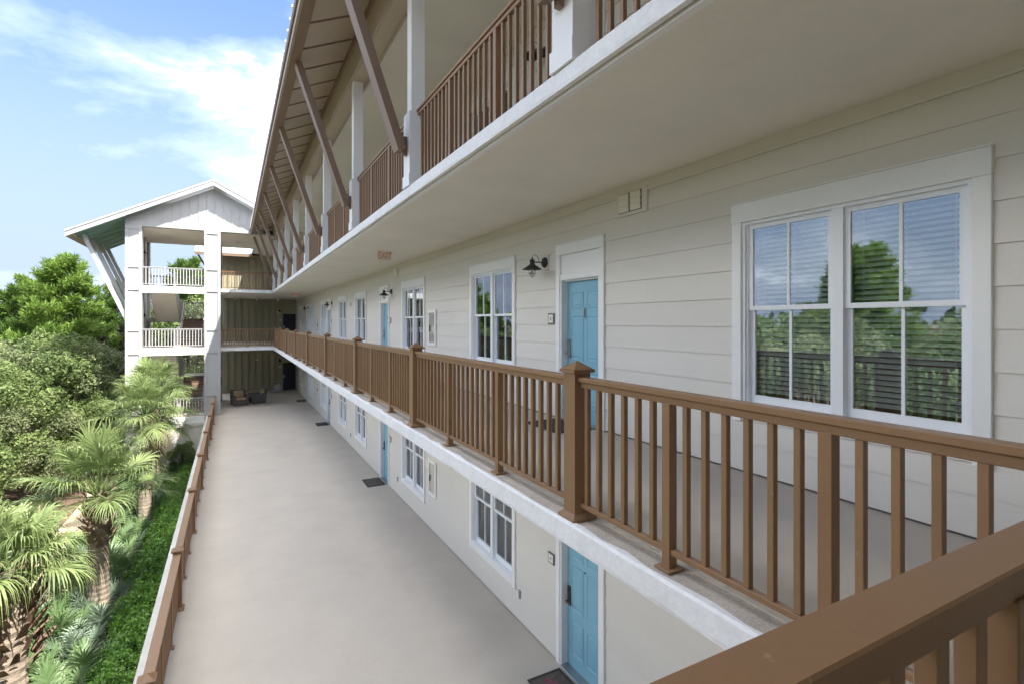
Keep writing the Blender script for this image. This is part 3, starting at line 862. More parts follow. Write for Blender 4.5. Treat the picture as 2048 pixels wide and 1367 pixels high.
# slabs and white beams
for zt, zb in ((F1, F1 - 0.35), (F2 + 0.06, -1.77), (F3 + 0.03, 1.54)):
    box('tower_slab', tow, 'white_rough', TXA, TXB, TY0 + 0.04, TY0 + 0.16, zb, zt, 0.006)
    s = box('tower_floor', tow, 'deck', TX0 + 0.2, TX1, TY0 + 0.165, 34.9, zt - 0.22, zt - 0.02)
    box('tower_soffit', s, 'ceiling', TX0 + 0.2, TX1, TY0 + 0.165, 34.9, zt - 0.235, zt - 0.2205)
    box('side_beam', tow, 'tower', TX0 + 0.05, TX0 + 0.17, TY0 + 0.56, TY1, zb, zt - 0.005) if False else None
# stucco base under the tower
base = box('tower_base', tow, 'stucco', TX0 + 0.02, TX1 - 0.05, TY0 + 0.06, TY1, GZ - 0.2, F1 - 0.36)
box('base_panel', base, 'stucco', TXB - 2.2, TX1 - 0.6, TY0 + 0.03, TY0 + 0.06, GZ, F1 - 1.1)
box('base_cap', base, 'stucco', TX0, TX1 - 0.02, TY0 + 0.01, TY0 + 0.059, F1 - 0.5, F1 - 0.36, 0.005)
# ceiling and gable
box('tower_ceiling', tow, 'ceiling', TX0 + 0.1, TX1 + 3.028, TY0 + 0.2, TY1, 4.98, 5.05)
box('tower_ceiling', tow, 'ceiling', 1.27, 2.458, TY1 + 0.002, YEND, 4.98, 5.05)
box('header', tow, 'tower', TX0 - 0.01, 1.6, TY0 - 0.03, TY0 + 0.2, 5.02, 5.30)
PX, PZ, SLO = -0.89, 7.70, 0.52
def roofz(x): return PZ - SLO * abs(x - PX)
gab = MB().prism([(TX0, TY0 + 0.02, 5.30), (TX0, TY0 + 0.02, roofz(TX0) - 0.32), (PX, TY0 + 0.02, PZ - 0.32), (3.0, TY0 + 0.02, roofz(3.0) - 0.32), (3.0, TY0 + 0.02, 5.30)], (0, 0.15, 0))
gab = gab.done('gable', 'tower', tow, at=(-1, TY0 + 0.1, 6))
x = TX0 + 0.05
while x < 2.9:
    z1 = min(roofz(x), roofz(x + 0.045)) - 0.34
    if z1 > 5.45: box('batten', gab, 'tower', x, x + 0.05, TY0 - 0.022, TY0 + 0.019, 5.301, z1)
    x += 0.40
YF, YB = TY0 - 0.75, 39.9
XL = -7.14
tr = MB()
for sgn, xe in ((-1, XL), (1, 4.2)):
    pts = [(PX, YF, PZ), (xe, YF, roofz(xe)), (xe, YF, roofz(xe) - 0.06), (PX, YF, PZ - 0.06)]
    tr.prism(pts, (0, YB - YF, 0))
trf = tr.done('roof', 'metal_roof', tow, at=(PX, 36, PZ))
for (xe) in (XL, 3.6):
    f = MB().prism([(PX, YF + 0.02, PZ - 0.062), (xe, YF + 0.02, roofz(xe) - 0.062), (xe, YF + 0.02, roofz(xe) - 0.30), (PX, YF + 0.02, PZ - 0.30)], (0, 0.05, 0))
    f.done('rake_board', 'tower', trf, at=((PX + xe) / 2, YF, 6.5))
    e = MB().prism([(PX, YF - 0.015, PZ + 0.03), (xe, YF - 0.015, roofz(xe) + 0.03), (xe, YF - 0.015, roofz(xe) - 0.055), (PX, YF - 0.015, PZ - 0.055)], (0, 0.03, 0))
    e.done('roof_edge', 'grate', trf, at=((PX + xe) / 2, YF, 6.5))
box('ridge_cap', trf, 'grate', PX - 0.10, PX + 0.10, YF - 0.03, YB, PZ + 0.031, PZ + 0.09, 0.01)
seam = MB().prism([(PX, -0.015, PZ + 0.001), (XL, -0.015, roofz(XL) + 0.001), (XL, -0.015, roofz(XL) + 0.04), (PX, -0.015, PZ + 0.04)], (0, 0.03, 0)).mesh('seam', 'metal_roof')
y = YF + 0.4
while y < YB:
    link('seam', seam, trf, (0, y, 0)); y += 0.42
# eave board and teal soffit
box('eave_board', trf, 'tower', XL + 0.02, XL + 0.07, YF + 0.072, YB, roofz(XL) - 0.30, roofz(XL) - 0.065)
y = YF + 0.075
while y < YB - 0.1:
    y1 = min(y + 1.15, YB)
    MB().prism([(XL + 0.28, y, roofz(XL + 0.28) - 0.27), (TX0 - 0.02, y, roofz(TX0) - 0.27), (TX0 - 0.02, y, roofz(TX0) - 0.22), (XL + 0.28, y, roofz(XL + 0.28) - 0.22)], (0, y1 - y - 0.01, 0)).done('soffit_panel', 'teal', trf, at=(-6, y, 5))
    MB().prism([(XL + 0.28, y, roofz(XL + 0.28) - 0.31), (TX0 - 0.02, y, roofz(TX0) - 0.31), (TX0 - 0.02, y, roofz(TX0) - 0.271), (XL + 0.28, y, roofz(XL + 0.28) - 0.271)], (0, 0.06, 0)).done('soffit_batten', 'tower', trf, at=(-6, y, 5))
    y += 1.15
MB().prism([(XL + 0.072, YF + 0.075, roofz(XL) - 0.30), (XL + 0.28, YF + 0.075, roofz(XL + 0.28) - 0.32), (XL + 0.28, YF + 0.075, roofz(XL + 0.28) - 0.27), (XL + 0.072, YF + 0.075, roofz(XL) - 0.25)], (0, YB - YF - 0.08, 0)).done('eave_border', 'tan_trim', trf, at=(-7, 36, 4.2))
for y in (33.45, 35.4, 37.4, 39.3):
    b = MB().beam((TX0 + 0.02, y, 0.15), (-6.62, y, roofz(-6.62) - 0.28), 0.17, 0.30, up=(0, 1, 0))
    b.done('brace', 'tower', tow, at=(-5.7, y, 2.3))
# stairs
def flight(x0, x1, z0, z1, ya, yb, n):
    """climbs from (ya, z0) to (yb, z1); ya may be larger than yb"""
    fl = MB()
    go, ri = (yb - ya) / n, (z1 - z0) / n
    d = 1 if go > 0 else -1
    fl.prism([(x0 + 0.03, ya, z0 - 0.20), (x0 + 0.03, yb, z1 - 0.20), (x0 + 0.03, yb, z1 - 0.06), (x0 + 0.03, ya, z0 - 0.06)], (x1 - x0 - 0.06, 0, 0))
    f = fl.done('stair_flight', 'ceiling', tow, at=((x0 + x1) / 2, (ya + yb) / 2, (z0 + z1) / 2))
    for i in range(n):
        a = ya + go * i; b = a + go
        z = z0 + ri * (i + 1)
        box('step', f, 'tread', x0 + 0.03, x1 - 0.03, min(a, b), max(a, b) - 0.002, z - ri + 0.03, z - 0.002)
    for x in (x0, x1 - 0.028):
        MB().prism([(x, ya, z0 - 0.20), (x, yb, z1 - 0.20), (x, yb, z1 + 0.14), (x, ya, z0 + 0.14)], (0.028, 0, 0)).done('stringer', 'grate', f, at=(x, (ya + yb) / 2, (z0 + z1) / 2))
        hr = MB().beam((x + 0.014, ya, z0 + 0.95), (x + 0.014, yb, z1 + 0.95), 0.06, 0.05)
        for i in range(0, n + 1, 2):
            yy = ya + go * i; zz = z0 + ri * i
            hr.box(x - 0.004, x + 0.032, yy - 0.018, yy + 0.018, zz + 0.1, zz + 0.94)
        hr.done('handrail', 'grate', f, at=(x, (ya + yb) / 2, (z0 + z1) / 2 + 0.9))
for z0, z1 in ((F1, F2), (F2, F3)):
    zm = (z0 + z1) / 2
    flight(-2.62, -1.46, z0, zm, 34.95, 37.7, 10)
    flight(-4.02, -2.80, zm, z1, 37.7, 34.95, 10)
    ld = box('landing', tow, 'deck', TX0 + 0.2, TX1, 37.71, 39.4, zm - 0.2, zm - 0.002)
    box('landing_edge', ld, 'tower', TX0 + 0.2, TX1, 37.68, 37.708, zm - 0.22, zm)
    railing('pale railing at the back of the stair landing below the %s floor of the tower' % ('middle' if z0 == F1 else 'top'), 'white tower railings', 'x', 39.3, zm, [TX0 + 0.4, -2.7, TX1 - 0.05], ['e', 's', 'e'], mat='tower')
    nw = box('newel_post', tow, 'tower', -2.78, -2.64, 34.95, 35.09, z0, z0 + 1.15, 0.01)
    box('newel_post', tow, 'tower', -2.78, -2.64, 37.55, 37.69, zm, zm + 1.15, 0.01)
for zf, lv in ((F1, 'lowest'), (F2 + 0.06, 'middle'), (F3 + 0.03, 'top')):
    railing('white railing between the two front piers on the %s level of the stair tower' % lv, 'white tower railings', 'x', TY0 + 0.22, zf, [TXA + 0.01, (TXA + TXB) / 2, TXB - 0.01], ['e', 's', 'e'], mat='tower', height=1.03, pitch=0.135, bw=0.042)
railing('pale railing across the back opening on the top level of the stair tower', 'white tower railings', 'x', TY1 - 0.2, F3, [TX0 + 0.4, -2.7, TX1 - 0.4], ['e', 's', 'e'], mat='tower')

# ------------------------------------------------------------------ olive wing across the far end
olv = thing('olive_building', 'olive board-and-batten wing closing off the far end of the walkways', 'building', (1.8, YEND, GZ))
ob = box('wall', olv, 'olive', -1.15, XW + 0.30, YEND + 0.02, YEND + 0.2, F1, 5.0)
for (z0, z1) in ((F1, S2), (F2, S3), (F3, 4.75)):
    x = -1.15; i = 0
    while x < XW - 0.05:
        x1 = min(x + 0.45, XW - 0.03)
        if not (x > 3.2 and True):
            box('board', ob, 'olive', x + 0.062, x1 - 0.062, YEND - 0.045, YEND + 0.019, z0 + 0.14, z1 - 0.02)
            box('batten', ob, 'olive', x - 0.022, x + 0.022, YEND - 0.070, YEND + 0.019, z0 + 0.14, z1 - 0.02)
        x += 0.45
    box('skirting', ob, 'olive', -1.15, 3.40, YEND - 0.064, YEND + 0.019, z0 + 0.002, z0 + 0.14)
    box('trim_band', ob, 'olive', -1.15, 3.40, YEND - 0.072, YEND - 0.061, z1 - 0.62, z1 - 0.50)
    if z1 < 4:
        d = box('door', olv, 'navy', 3.42, 4.30, YEND - 0.02, YEND + 0.018, z0 + 0.01, z0 + 2.06)
        for zc, h in ((1.74, 0.25), (1.19, 0.66), (0.46, 0.52)):
            for sx in (-1, 1):
                pm = panel_mesh(0.28, h, 'navy')
                link('panel', pm, d, (3.86 + sx * 0.18, YEND - 0.02, z0 + zc), rot=(0, 0, R(90)))
        box('handle', d, 'steel', 3.46, 3.53, YEND - 0.05, YEND - 0.021, z0 + 0.92, z0 + 1.16, 0.004)
        box('door_head', olv, 'olive', 3.33, XW - 0.04, YEND - 0.03, YEND + 0.018, z0 + 2.062, z0 + 2.5)
        box('door_jamb', olv, 'olive', 3.34, 3.418, YEND - 0.04, YEND + 0.018, z0 + 0.003, z0 + 2.06)
    else:
        box('board', ob, 'olive', 3.2, XW - 0.04, YEND - 0.004, YEND + 0.019, z0 + 0.14, z1 - 0.02)
# its sunlit metal roof
orf = MB().prism([(-2.3, 42.35, 4.98), (-2.3, 48.0, 7.3), (-2.3, 48.0, 7.22), (-2.3, 42.35, 4.90)], (3.55, 0, 0)).done('roof', 'metal_roof', olv, at=(0, 45, 6))
x = -2.1
while x < 1.2:
    MB().prism([(x, 42.34, 4.982), (x, 48, 7.302), (x, 48, 7.335), (x, 42.34, 5.015)], (0.03, 0, 0)).done('seam', 'metal_roof', orf, at=(x, 45, 6)); x += 0.45
box('fascia', orf, 'brown_roof', -2.3, 1.25, 42.36, 42.40, 4.72, 4.90)
MB().prism([(-2.25, 42.41, 4.78), (-2.25, 43.2, 5.10), (-2.25, 43.2, 5.14), (-2.25, 42.41, 4.84)], (4.2, 0, 0)).done('eave_soffit', 'brown_roof', orf, at=(0, 42.8, 5))
MB().beam((-1.2, YEND + 0.1, 3.1), (-2.2, YEND + 0.1, 4.95), 0.12, 0.2, up=(0, 1, 0)).done('brace', 'brown_roof', olv, at=(-1.7, YEND, 4))
# small boxes on the olive wall
for (x, z, f, nm, lab) in ((1.55, F1 + 2.3, 'cream', 'wall_box', 'small cream box on the olive wall above the armchairs'), (3.12, F1 + 1.75, 'cream', 'wall_box', 'small pale switch plate on the olive wall left of the lower navy door'),
                           (3.02, F2 + 2.1, 'cream', 'wall_box', 'small pale box on the olive wall of the middle floor'), (3.16, F2 + 1.55, 'cream', 'wall_box', 'tiny pale plate beside the navy door of the middle floor')):
    m = box(nm, None, f, x, x + 0.16, YEND - 0.12, YEND - 0.0305, z, z + (0.13 if 'box' in lab else 0.09), 0.008)
    tag(m, lab, 'wall box', 'small boxes on the olive wall')
for (x, y, z, lab) in ((0.3, 36.3, S4 + 0.03, 'white ceiling spotlight above the far crossing of the top floor'), (0.2, 39.5, S3 - 0.012, 'white ceiling spotlight nearest the tower pier over the middle crossing'), (1.5, 40.2, S3 - 0.012, 'white ceiling spotlight halfway along the soffit over the middle crossing'), (2.95, 41.5, S3 - 0.012, 'white ceiling spotlight nearest the navy door on the middle floor')):
    m = MB().tube([(x, y, z), (x, y, z - 0.22)], 0.055, 10).done('ceiling_spotlight', 'white', at=(x, y, z))
    tag(m, lab, 'spotlight', 'ceiling spotlights at the far end')

# ------------------------------------------------------------------ wall lamps
def make_lamp(loc, label):
    t = thing('wall_lamp', label, 'wall lamp', loc, 'barn style wall lamps')
    L = Vector(loc)
    def add(nm, m, mat, smooth=True):
        me = m.mesh(nm, mat, smooth)
        o = bpy.data.objects.new(nm, me); COL.objects.link(o); o.parent = t; ORG[o.name] = L
        return o
    # local: wall at x=0, lamp hangs towards -x
    add('mounting_board', MB().box(-0.012, 0.0, -0.095, 0.095, -0.12, 0.12), 'siding', False)
    m = MB(); m.lathe([(0.0, 0.045), (0.035, 0.042), (0.062, 0.028), (0.075, 0.024), (0.085, 0.0), (0.0, 0.0)], 20)
    bmesh.ops.rotate(m.bm, cent=(0, 0, 0), matrix=Matrix.Rotation(R(-90), 3, 'Y'), verts=m.bm.verts)
    bmesh.ops.translate(m.bm, vec=(-0.012, 0, 0), verts=m.bm.verts)
    add('wall_plate', m, 'black')
    m = MB()
    m.tube([(-0.03, 0, 0.0), (-0.12, 0, 0.0), (-0.21, 0, -0.005)], 0.010, 8)
    pts = []
    for i in range(11):
        a = math.pi * i / 10
        pts.append((-0.155 - 0.085 * math.cos(math.pi - a) * -1 if False else -0.12 - 0.062 * (1 - math.cos(a)), 0, 0.0 + 0.085 * math.sin(a) + 0.05 * i / 10))
    m.tube(pts, 0.0045, 6)
    add('arm', m, 'black')
    m = MB(); m.lathe([(0.0, 0.062), (0.012, 0.060), (0.014, 0.035), (0.040, 0.030), (0.043, 0.020), (0.036, 0.016), (0.038, -0.035), (0.060, -0.055), (0.150, -0.115), (0.152, -0.122), (0.146, -0.119), (0.045, -0.066), (0.0, -0.06)], 28, (-0.245, 0, 0))
    add('shade', m, 'black')
    m = MB(); m.lathe([(0.042, -0.07), (0.046, -0.12), (0.046, -0.17), (0.036, -0.205), (0.016, -0.225), (0.0, -0.228)], 20, (-0.245, 0, 0))
    add('glass_jar', m, 'lamp_glass')
    m = MB(); m.lathe([(0.012, -0.07), (0.014, -0.10), (0.028, -0.13), (0.026, -0.155), (0.0, -0.172)], 14, (-0.245, 0, 0))
    add('bulb', m, 'plaque_face')
    m = MB()
    for k in range(4):
        a = math.pi / 4 + k * math.pi / 2
        c, s = math.cos(a), math.sin(a)
        m.tube([(-0.245 + c * r_, s * r_, z) for r_, z in ((0.052, -0.10), (0.053, -0.17), (0.042, -0.215), (0.018, -0.238), (0.0, -0.241))], 0.0032, 5)
    for z in (-0.125, -0.178):
        m.tube([(-0.245 + 0.053 * math.cos(i * math.pi / 8), 0.053 * math.sin(i * math.pi / 8), z) for i in range(17)], 0.0032, 5, cap=False)
    add('cage', m, 'black')
    return t
lz = 0.935
lamp0 = make_lamp((XW - 0.02, 6.98, lz), 'black barn lamp with glass jar left of the nearest blue door on the middle floor')
lamp_spots = [((XW - 0.02, 15.95, lz), 'black barn lamp beside the second blue door along the middle floor', 0),
              ((XW - 0.02, 26.85, lz), 'black barn lamp beside the third blue door along the middle floor', 0),
              ((XW - 0.02, 35.80, lz), 'farthest black barn lamp on the pale siding of the middle floor', 0),
              ((3.20, YEND - 0.03, F2 + 2.3), 'black lamp on the olive wall left of the middle-floor navy door', R(90)),
              ((3.20, YEND - 0.03, F1 + 2.3), 'black lamp on the olive wall left of the lowest navy door', R(90)),
              ((TX0 + 0.175, 36.5, F3 + 2.2), 'black lamp on the left wall inside the top level of the stair tower', R(180)),
              ((TX0 + 0.175, 36.5, F2 + 1.9), 'black lamp on the left wall inside the middle level of the stair tower', R(180)),
              ((XW - 0.02, 6.98, F3 + 2.385), 'black barn lamp beside a blue door on the top floor, seen through the railing', 0)]
for loc, lab, rz in lamp_spots:
    copy_tree(lamp0, loc, lab, rz)

# ------------------------------------------------------------------ exit signs
def text_mesh(s, h, mat):
    cu = bpy.data.curves.new('lettering', 'FONT')
    cu.body = s; cu.align_x = 'CENTER'; cu.align_y = 'CENTER'; cu.size = h * 1.42; cu.extrude = 0.002; cu.offset = 0.004
    o = bpy.data.objects.new('lettering', cu); COL.objects.link(o)
    bpy.context.view_layer.update()
    me = bpy.data.meshes.new_from_object(o.evaluated_get(bpy.context.evaluated_depsgraph_get()))
    bpy.data.objects.remove(o)
    me.materials.clear(); me.materials.append(M[mat])
    return me
EXIT = text_mesh('EXIT', 0.150, 'red')
def exit_sign(x, y, z, label):
    t = thing('exit_sign', label, 'exit sign', (x, y, z), 'exit signs hanging under the ceilings')
    box('housing', t, 'exit_face', x - 0.155, x + 0.155, y - 0.025, y + 0.025, z - 0.215, z - 0.012, 0.006)
    box('canopy', t, 'cream', x - 0.165, x + 0.165, y - 0.05, y + 0.05, z - 0.012, z, 0.002)
    l = link('lettering', EXIT, t, (x, y - 0.027, z - 0.114), rot=(R(90), 0, 0))
    l.scale = (0.80, 1, 1)
exit_sign(3.25, 12.55, S3 - 0.012, 'faded red-lettered EXIT sign nearest the viewer, under the middle walkway ceiling')
exit_sign(3.25, 33.2, S3 - 0.012, 'small faded EXIT sign far along the middle walkway ceiling')
exit_sign(3.25, 31.0, S4, 'small EXIT sign under the top-floor ceiling, seen between the far braces')

# ------------------------------------------------------------------ door plaques, cabinets, outlet, mats
def plaque(y, z, label):
    t = thing('door_plaque', label, 'plaque', (XW, y, z), 'framed plaques beside the doors')
    x = XW - 0.02
    box('frame', t, 'plaque_frame', x - 0.018, x, y - 0.085, y + 0.085, z - 0.085, z + 0.085, 0.004)
    box('face', t, 'plaque_face', x - 0.021, x - 0.0181, y - 0.062, y + 0.062, z - 0.062, z + 0.062)
    box('mark', t, 'plaque_mark', x - 0.0225, x - 0.0211, y - 0.022, y + 0.022, z - 0.024, z + 0.024)
for (y, nm) in ((6.80, 'nearest'), (16.1, 'second'), (27.0, 'third')):
    plaque(y, 0.05, 'small dark-framed plaque beside the %s blue door on the middle floor' % nm)
    plaque(y, F1 + 1.50, 'small dark-framed plaque beside the %s blue door on the lowest floor' % nm)

def cabinet(y0, y1, zf, label):
    z0, z1 = zf + 0.87, zf + 1.75
    t = thing('extinguisher_cabinet', label, 'cabinet', (XW, (y0 + y1) / 2, z0), 'white extinguisher cabinets on the walls')
    x = XW - 0.02
    fr = MB().box(x - 0.03, x, y0, y0 + 0.075, z0, z1).box(x - 0.03, x, y1 - 0.075, y1, z0, z1).box(x - 0.03, x, y0 + 0.075, y1 - 0.075, z0, z0 + 0.075).box(x - 0.03, x, y0 + 0.075, y1 - 0.075, z1 - 0.075, z1)
    fr.done('frame', 'white', t, at=(x, y0, z0))
    box('back', t, 'cream', x - 0.004, x - 0.001, y0 + 0.075, y1 - 0.075, z0 + 0.075, z1 - 0.075)
    box('pane', t, 'lamp_glass', x - 0.020, x - 0.016, y0 + 0.074, y1 - 0.074, z0 + 0.074, z1 - 0.074)
    box('pull', t, 'black', x - 0.042, x - 0.021, y1 - 0.15, y1 - 0.12, z0 + 0.34, z0 + 0.50, 0.004)
cabinet(11.95, 12.50, F2, 'white framed extinguisher cabinet with glass front on the near middle-floor wall')
cabinet(31.3, 31.85, F2, 'white framed extinguisher cabinet far along the middle-floor wall')
cabinet(11.95, 12.50, F1, 'white framed extinguisher cabinet on the lowest wall beside a white window')
cabinet(31.3, 31.85, F1, 'white framed extinguisher cabinet far along the lowest wall')
for y, lab in ((7.83, 'small white outlet cover low on the lowest wall near the closest door'), (15.3, 'small white outlet cover low on the lowest wall before the second door'), (22.3, 'small white outlet cover low on the lowest wall between two far windows')):
    t = thing('outlet_cover', lab, 'outlet', (XW, y, F1 + 0.42), 'outlet covers low on the wall')
    box('plate', t, 'grate', XW - 0.036, XW - 0.020, y - 0.04, y + 0.04, F1 + 0.40, F1 + 0.54, 0.003)
    box('flap', t, 'white', XW - 0.062, XW - 0.0365, y - 0.028, y + 0.028, F1 + 0.415, F1 + 0.525, 0.006)

def doormat(y, zf, label, flowers=False, dark=False, x1=XW - 0.10):
    mt = 'mat_dark' if dark else 'mat'
    t = thing('doormat', label, 'doormat', (x1 - 0.3, y, zf), 'doormats in front of the doors')
    box('mat_base', t, mt, x1 - 0.55, x1, y - 0.42, y + 0.42, zf + 0.002, zf + 0.016, 0.004)
    bd = MB()
    for (a, b, c, d) in ((x1 - 0.55, x1, y - 0.42, y - 0.38), (x1 - 0.55, x1, y + 0.38, y + 0.42), (x1 - 0.55, x1 - 0.51, y - 0.38, y + 0.38), (x1 - 0.04, x1, y - 0.38, y + 0.38)):
        bd.box(a, b, c, d, zf + 0.0165, zf + 0.021)
    bd.done('mat_border', 'mat_dark', t, at=(x1 - 0.3, y, zf + 0.016))
    if flowers:
        rnd = random.Random(5)
        for k in range(11):
            cx, cy = x1 - 0.28 + rnd.uniform(-0.17, 0.17), y + rnd.uniform(-0.30, 0.30)
            fl = bmesh.new()
            for p in range(5):
                a = p * 2 * math.pi / 5 + rnd.random()
                px, py = cx + 0.034 * math.cos(a), cy + 0.034 * math.sin(a)
                vs = [fl.verts.new((px + 0.030 * math.cos(b * math.pi / 4), py + 0.030 * math.sin(b * math.pi / 4), zf + 0.0172 + p * 0.0004 + k * 0.00004)) for b in range(8)]
                fl.faces.new(vs)
            me = bm_to_mesh(fl, 'flower_print', 'petal')
            link('flower_print', me, t)
doormat(6.05, F1, 'brown doormat printed with pink flowers at the nearest lowest-floor door', True)
doormat(16.85, F1, 'plain brown doormat at the second blue door on the lowest floor')
doormat(27.75, F1, 'dark doormat at the third blue door on the lowest floor', dark=True)
doormat(36.6, F1, 'faint brown doormat farthest along the lowest floor')
doormat(6.1, F2, 'black doormat at the nearest middle-floor door, behind the railing', dark=True)

# ------------------------------------------------------------------ armchairs and stone at the far end
def armchair(loc, rz, label):
    t = thing('armchair', label, 'armchair', loc, 'wicker armchairs on the deck', rotz=rz)
    def add(nm, m, mat, bev=0.0):
        if bev: bmesh.ops.bevel(m.bm, geom=m.bm.edges[:], offset=bev, segments=2, affect='EDGES')
        o = bpy.data.objects.new(nm, m.mesh(nm, mat)); COL.objects.link(o); o.parent = t; return o
    def taper(x0, x1, y0, y1, z0, z1, k):
        m = MB().box(x0, x1, y0, y1, z0, z1)
        for v in m.bm.verts:
            if v.co.z < z0 + 0.01: v.co.x *= k; v.co.y *= k
        return m
    add('seat_base', taper(-0.30, 0.30, -0.42, 0.30, 0.03, 0.36, 0.90), 'wicker', 0.02)
    add('arm', taper(-0.44, -0.305, -0.44, 0.40, 0.02, 0.64, 0.90), 'wicker', 0.025)
    add('arm', taper(0.305, 0.44, -0.44, 0.40, 0.02, 0.64, 0.90), 'wicker', 0.025)
    b = MB().prism([(-0.44, 0.30, 0.03), (-0.44, 0.40, 0.03), (-0.44, 0.54, 0.92), (-0.44, 0.44, 0.92)], (0.88, 0, 0))
    add('back', b, 'wicker', 0.02)
    add('seat_cushion', MB().box(-0.295, 0.295, -0.41, 0.27, 0.365, 0.49), 'cushion', 0.04)
    c = MB().prism([(-0.28, 0.22, 0.495), (-0.28, 0.33, 0.495), (-0.28, 0.415, 0.87), (-0.28, 0.30, 0.87)], (0.56, 0, 0))
    add('back_cushion', c, 'cushion', 0.035)
    for sx in (-1, 1):
        for sy in (-1, 1):
            o = add('foot', MB().box(sx * 0.34 - 0.03, sx * 0.34 + 0.03, sy * 0.33 - 0.03, sy * 0.33 + 0.03, 0, 0.028), 'black')
    return t
armchair((0.42, 36.6, F1), R(12), 'grey wicker armchair with mustard back cushion facing the viewer')
armchair((1.42, 37.1, F1), R(-75), 'grey wicker armchair turned sideways, right of the other armchair')
st_ = bmesh.new(); bmesh.ops.create_icosphere(st_, subdivisions=3, radius=0.34)
rr = random.Random(3)
from mathutils import noise as mnoise
for v in st_.verts:
    d = 1 + 0.35 * mnoise.noise(v.co * 4)
    v.co = Vector((v.co.x * 1.1 * d, v.co.y * 0.7 * d, max(-0.02, v.co.z * 1.05 * d + 0.22 + v.co.x * 0.35)))
sto = link('stone', bm_to_mesh(st_, 'stone', 'bag', True), None, (3.05, 42.5, F1))
tag(sto, 'pale grey lumpy stone on the deck beside the lowest navy door', 'stone')

# ------------------------------------------------------------------ plants
rng = np.random.default_rng(11)
def frond_mesh(name, mat, seed, elev, petiole, rad, nseg, spread, droop, segw=1.0, twist=0.0):
    """fan palm leaf: stalk plus a fan of tapering, drooping segments; local +X is outward, gravity is -Z"""
    r = random.Random(seed)
    bm = bmesh.new()
    ax = Vector((math.cos(elev), 0, math.sin(elev)))
    up = Vector((-math.sin(elev), 0, math.cos(elev)))
    side = Vector((0, 1, 0))
    def sag(p, s): return p + Vector((0, 0, -1)) * s
    # petiole: triangular strip
    pts = [sag(ax * petiole * t, 0.10 * petiole * t * t * math.cos(elev)) for t in (0, 0.35, 0.7, 1.0)]
    prev = None
    for i, p in enumerate(pts):
        w = 0.022 * (1.5 - 0.7 * i / 3)
        ring = [bm.verts.new(p + side * w), bm.verts.new(p - side * w), bm.verts.new(p - up * w * 0.9)]
        if prev:
            for k in range(3): bm.faces.new((prev[k], prev[(k + 1) % 3], ring[(k + 1) % 3], ring[k]))
        prev = ring
    hub = pts[-1]
    d_end = (pts[-1] - pts[-2]).normalized()
    ups = side.cross(d_end) * -1
    costa = 0.38 * rad
    for i in range(nseg):
        a = -spread + 2 * spread * i / (nseg - 1)
        t = max(0.0, 1 - abs(a) / (spread * 0.75))
        s0 = sag(hub + d_end * costa * t, 0.35 * costa * t * t * droop)
        dirv = (d_end * math.cos(a) + side * math.sin(a) + ups * (0.28 * abs(math.sin(a)) + r.uniform(-0.13, 0.13)) + side * r.uniform(-0.05, 0.05)).normalized()
        L = rad * (0.62 + 0.30 * math.cos(a * 0.8)) * r.uniform(0.9, 1.06) * (1 - 0.25 * t)
        wmax = L * spread * 2 / nseg * 0.30 * segw
        wd = dirv.cross(ups).normalized()
        dr = droop * r.uniform(0.55, 1.45)
        prev = None
        for j, s in enumerate((0.0, 0.30, 0.58, 0.82)):
            p = sag(s0 + dirv * L * s * (1 - 0.10 * dr * s * s), dr * L * (0.18 * s * s + 0.62 * s ** 3.2))
            w = wmax * (0.42, 1.0, 0.66, 0.34)[j]
            pr = (bm.verts.new(p + wd * w + ups * 0.15 * w), bm.verts.new(p - wd * w + ups * 0.15 * w))
            if prev: bm.faces.new((prev[0], prev[1], pr[1], pr[0]))
            prev = pr
        tip = bm.verts.new(sag(s0 + dirv * L * (1 - 0.14 * dr), dr * L * 0.98))
        bm.faces.new((prev[0], prev[1], tip))
    return bm_to_mesh(bm, name, mat)

def fan_set(name, mat, petiole, rad, nseg, spread, droop, elevs, seeds, segw=1.0):
    return {e: [frond_mesh(name, mat, 100 * s + int(e), R(e), petiole * (0.9 + 0.1 * s), rad, nseg, spread, droop * (0.7 + 0.6 * (1 - (e + 60) / 150.0)), segw) for s in seeds] for e in elevs}
PE = [-55, -32, -10, 12, 34, 56, 78]
PALM = fan_set('frond', 'palm_leaf', 1.00, 1.12, 44, R(120), 0.46, PE, (0, 1))
PALM3 = fan_set('frond', 'palm_leaf', 0.62, 1.10, 44, R(112), 0.85, PE, (0, 1), 1.25)
PDRY = fan_set('frond', 'palm_dry', 0.9, 1.05, 30, R(105), 1.1, [-70], (0, 1))

bootm = []
for s in range(3):
    m = MB(); r = random.Random(s)
    m.prism([(-0.02, -0.075, 0), (-0.02, 0.075, 0), (0.06, 0.045, 0.0), (0.06, -0.045, 0.0)], (0, 0, 0.01))
    m = MB()
    rings = []
    for t, w, th in ((0, 0.085, 0.03), (0.4, 0.065, 0.028), (0.8, 0.045, 0.022), (1.0, 0.030, 0.016)):
        x = 0.02 + t * (0.13 + 0.05 * s); z = t * (0.34 - 0.04 * s) - 0.03 * t * t
        rings.append([m.bm.verts.new(c) for c in ((x, -w, z), (x, w, z), (x - 0.3 * th, w * 0.6, z + th), (x - 0.3 * th, -w * 0.6, z + th))])
    for a, b in zip(rings, rings[1:]):
        for k in range(4): m.bm.faces.new((a[k], a[(k + 1) % 4], b[(k + 1) % 4], b[k]))
    m.bm.faces.new(rings[-1])
    bootm.append(m.mesh('leaf_base', 'boot'))

